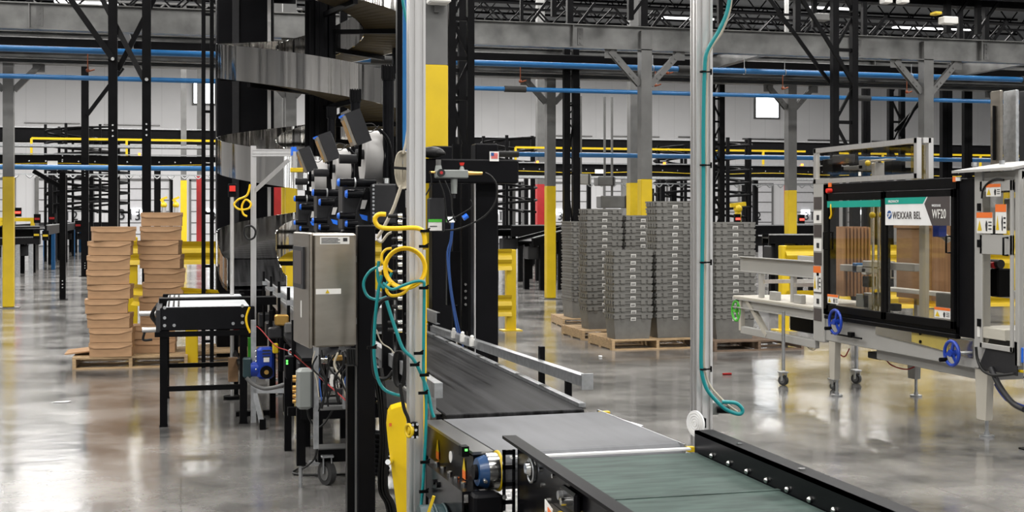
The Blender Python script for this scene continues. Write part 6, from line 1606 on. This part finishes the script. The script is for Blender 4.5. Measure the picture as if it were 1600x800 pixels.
# machine lights / signal beacons at far left and right
for i,(px,py,m) in enumerate(((28,332,'ledred'),(1413,0,None),(58,342,'redcord'),(81,341,'redcord'),(122,352,'redcord'),(1153,342,'ledred'),(1253,343,'ledred'),(57,367,'yellow'),(71,368,'yellow'))):
    if not m: continue
    p=at_d(px,py,37); t=thing('signal_beacon','small %s distant signal on the conveyors, %s' % ('yellow' if m=='yellow' else 'red',{0:'glowing over the yellow tube barrier',2:'first over the receding conveyor',3:'second over the receding conveyor',4:'beside the free standing post',5:'right of the tall aluminium post',6:'left of the machine corner panel',7:'first on a blue support',8:'second on a blue support'}[i]),'signal',(p.x,p.y,p.z-.2),'distant signals')
    MB().box((p.x-.09,p.y,p.z-.12),(p.x+.09,p.y+.1,p.z+.14)).build('signal_box','black',t); MB().box((p.x-.07,p.y-.01,p.z-.03),(p.x+.07,p.y,p.z+.03)).build('lens',m,t)
# yellow robots/beacons
for i,px in enumerate((256,275)):
    p=at_d(px,318,40); t=thing('robot_arm','small yellow robotic arm head above the tall box stack, %s one' % ('left','right')[i],'robot arm',(p.x,p.y,0),'distant yellow arms')
    b=MB(); b.ball(p+V((0,0,-.05)),.10,10,8); b.bar(p,p+V((-.08,0,.14)),.09); b.bar(p+V((-.08,0,.12)),p+V((.1,0,.2)),.07); b.build('arm_head','yellow',t)
    MB().cyl((p.x,p.y,0),(p.x,p.y,p.z),.07,10).build('pedestal','alu',t)
p=at_d(1153,326,40); t=thing('robot_arm','yellow robotic arm head between aluminium post and right tote stack','robot arm',(p.x,p.y,0),'distant yellow arms'); b=MB(); b.bar(p+V((-.25,0,.1)),p+V((.25,0,.15)),.12); b.ball(p,.14,10,8); b.bar(p,p-V((0,0,.6)),.15); b.build('arm_head','yellow',t); MB().cyl((p.x,p.y,0),(p.x,p.y,p.z-.5),.07,10).build('pedestal','dark',t)
# misc on mezzanine: grey boxes top right
for i,(a,b_,c,d_,m,lab) in enumerate(((1268,1290,23,33,'greysteel','grey drive box under the first overhead conveyor'),(1468,1490,28,38,'sticker','white box under the overhead conveyor above the machine'),(1376,1388,0,6,'sticker','white and red plate at the top edge, left one'),(1402,1414,0,6,'sticker','white plate at the top edge, right one'),(1455,1465,20,24,'yellow','small yellow plate on the overhead conveyor'))):
    p=on_y(a,d_,20.1); q=on_y(b_,c,20.1); tag(MB().cbox((p.x,19.95,p.z),(q.x,20.15,q.z),.01).build('drive_box',m),lab,'box')
# paper scrap on floor
q=on_z(95,629,0); tag(MB().prism([(q.x-.08,q.y,.004),(q.x+.06,q.y-.02,.004),(q.x+.09,q.y+.06,.004),(q.x-.02,q.y+.05,.004)],(0,0,.002)).build('paper_scrap','white'),'white scrap of paper lying on the floor at left','paper')
q=on_z(938,558,0); tag(MB().cbox((q.x-.02,q.y-.02,0),(q.x+.02,q.y+.02,.02),.004).build('plastic_scrap','white'),'tiny white scrap on the floor before the tote pallet','scrap')
q=on_z(1136,586,0); tag(MB().cyl((q.x-.05,q.y,.012),(q.x+.05,q.y,.012),.012,8).build('floor_peg','redcord'),'small red peg lying on the floor right of aluminium post','peg')
q=on_z(878,506,0); tag(MB().ball((q.x,q.y,.06),.1,10,6,sc=(.8,.8,.7)).build('plastic_wrap','reel'),'crumpled clear plastic wrap by the farthest pallet','wrap')
cable('cable','black cable trailing on the floor by the applicator base',[on_z(x,y,.012) for x,y in ((548,741),(520,742),(490,742),(465,741),(458,738),(470,730),(478,724))],.008,'cable')
cable('cable','black cable looping down beside the front leg to the floor',C([(480,640),(484,655),(495,668),(508,660),(520,640)],7.9),.006,'cable')
cable('cable','thin black cable hanging behind the junction box',C([(494,650),(497,690),(492,715),(480,728),(472,732)],8.0),.006,'cable')

# =================== camera, world, view ===================
cam = bpy.data.cameras.new('camera'); co = bpy.data.objects.new('camera', cam); COL.objects.link(co)
co.location = (0,0,H); co.rotation_euler = (PI/2,0,-A)
cam.sensor_width = 36; cam.lens = 36*F/1600; cam.shift_y = -(400-HY)/1600; cam.clip_end = 300
cam.clip_start = .05
bpy.context.scene.camera = co
w = bpy.data.worlds.new('world'); bpy.context.scene.world = w; w.use_nodes = True
w.node_tree.nodes['Background'].inputs['Color'].default_value = (.93,.96,1,1); w.node_tree.nodes['Background'].inputs['Strength'].default_value = .2
vs = bpy.context.scene.view_settings
vs.view_transform = 'Standard'; vs.look = 'None'; vs.gamma = 1; vs.use_curve_mapping = False; vs.exposure = 0.0
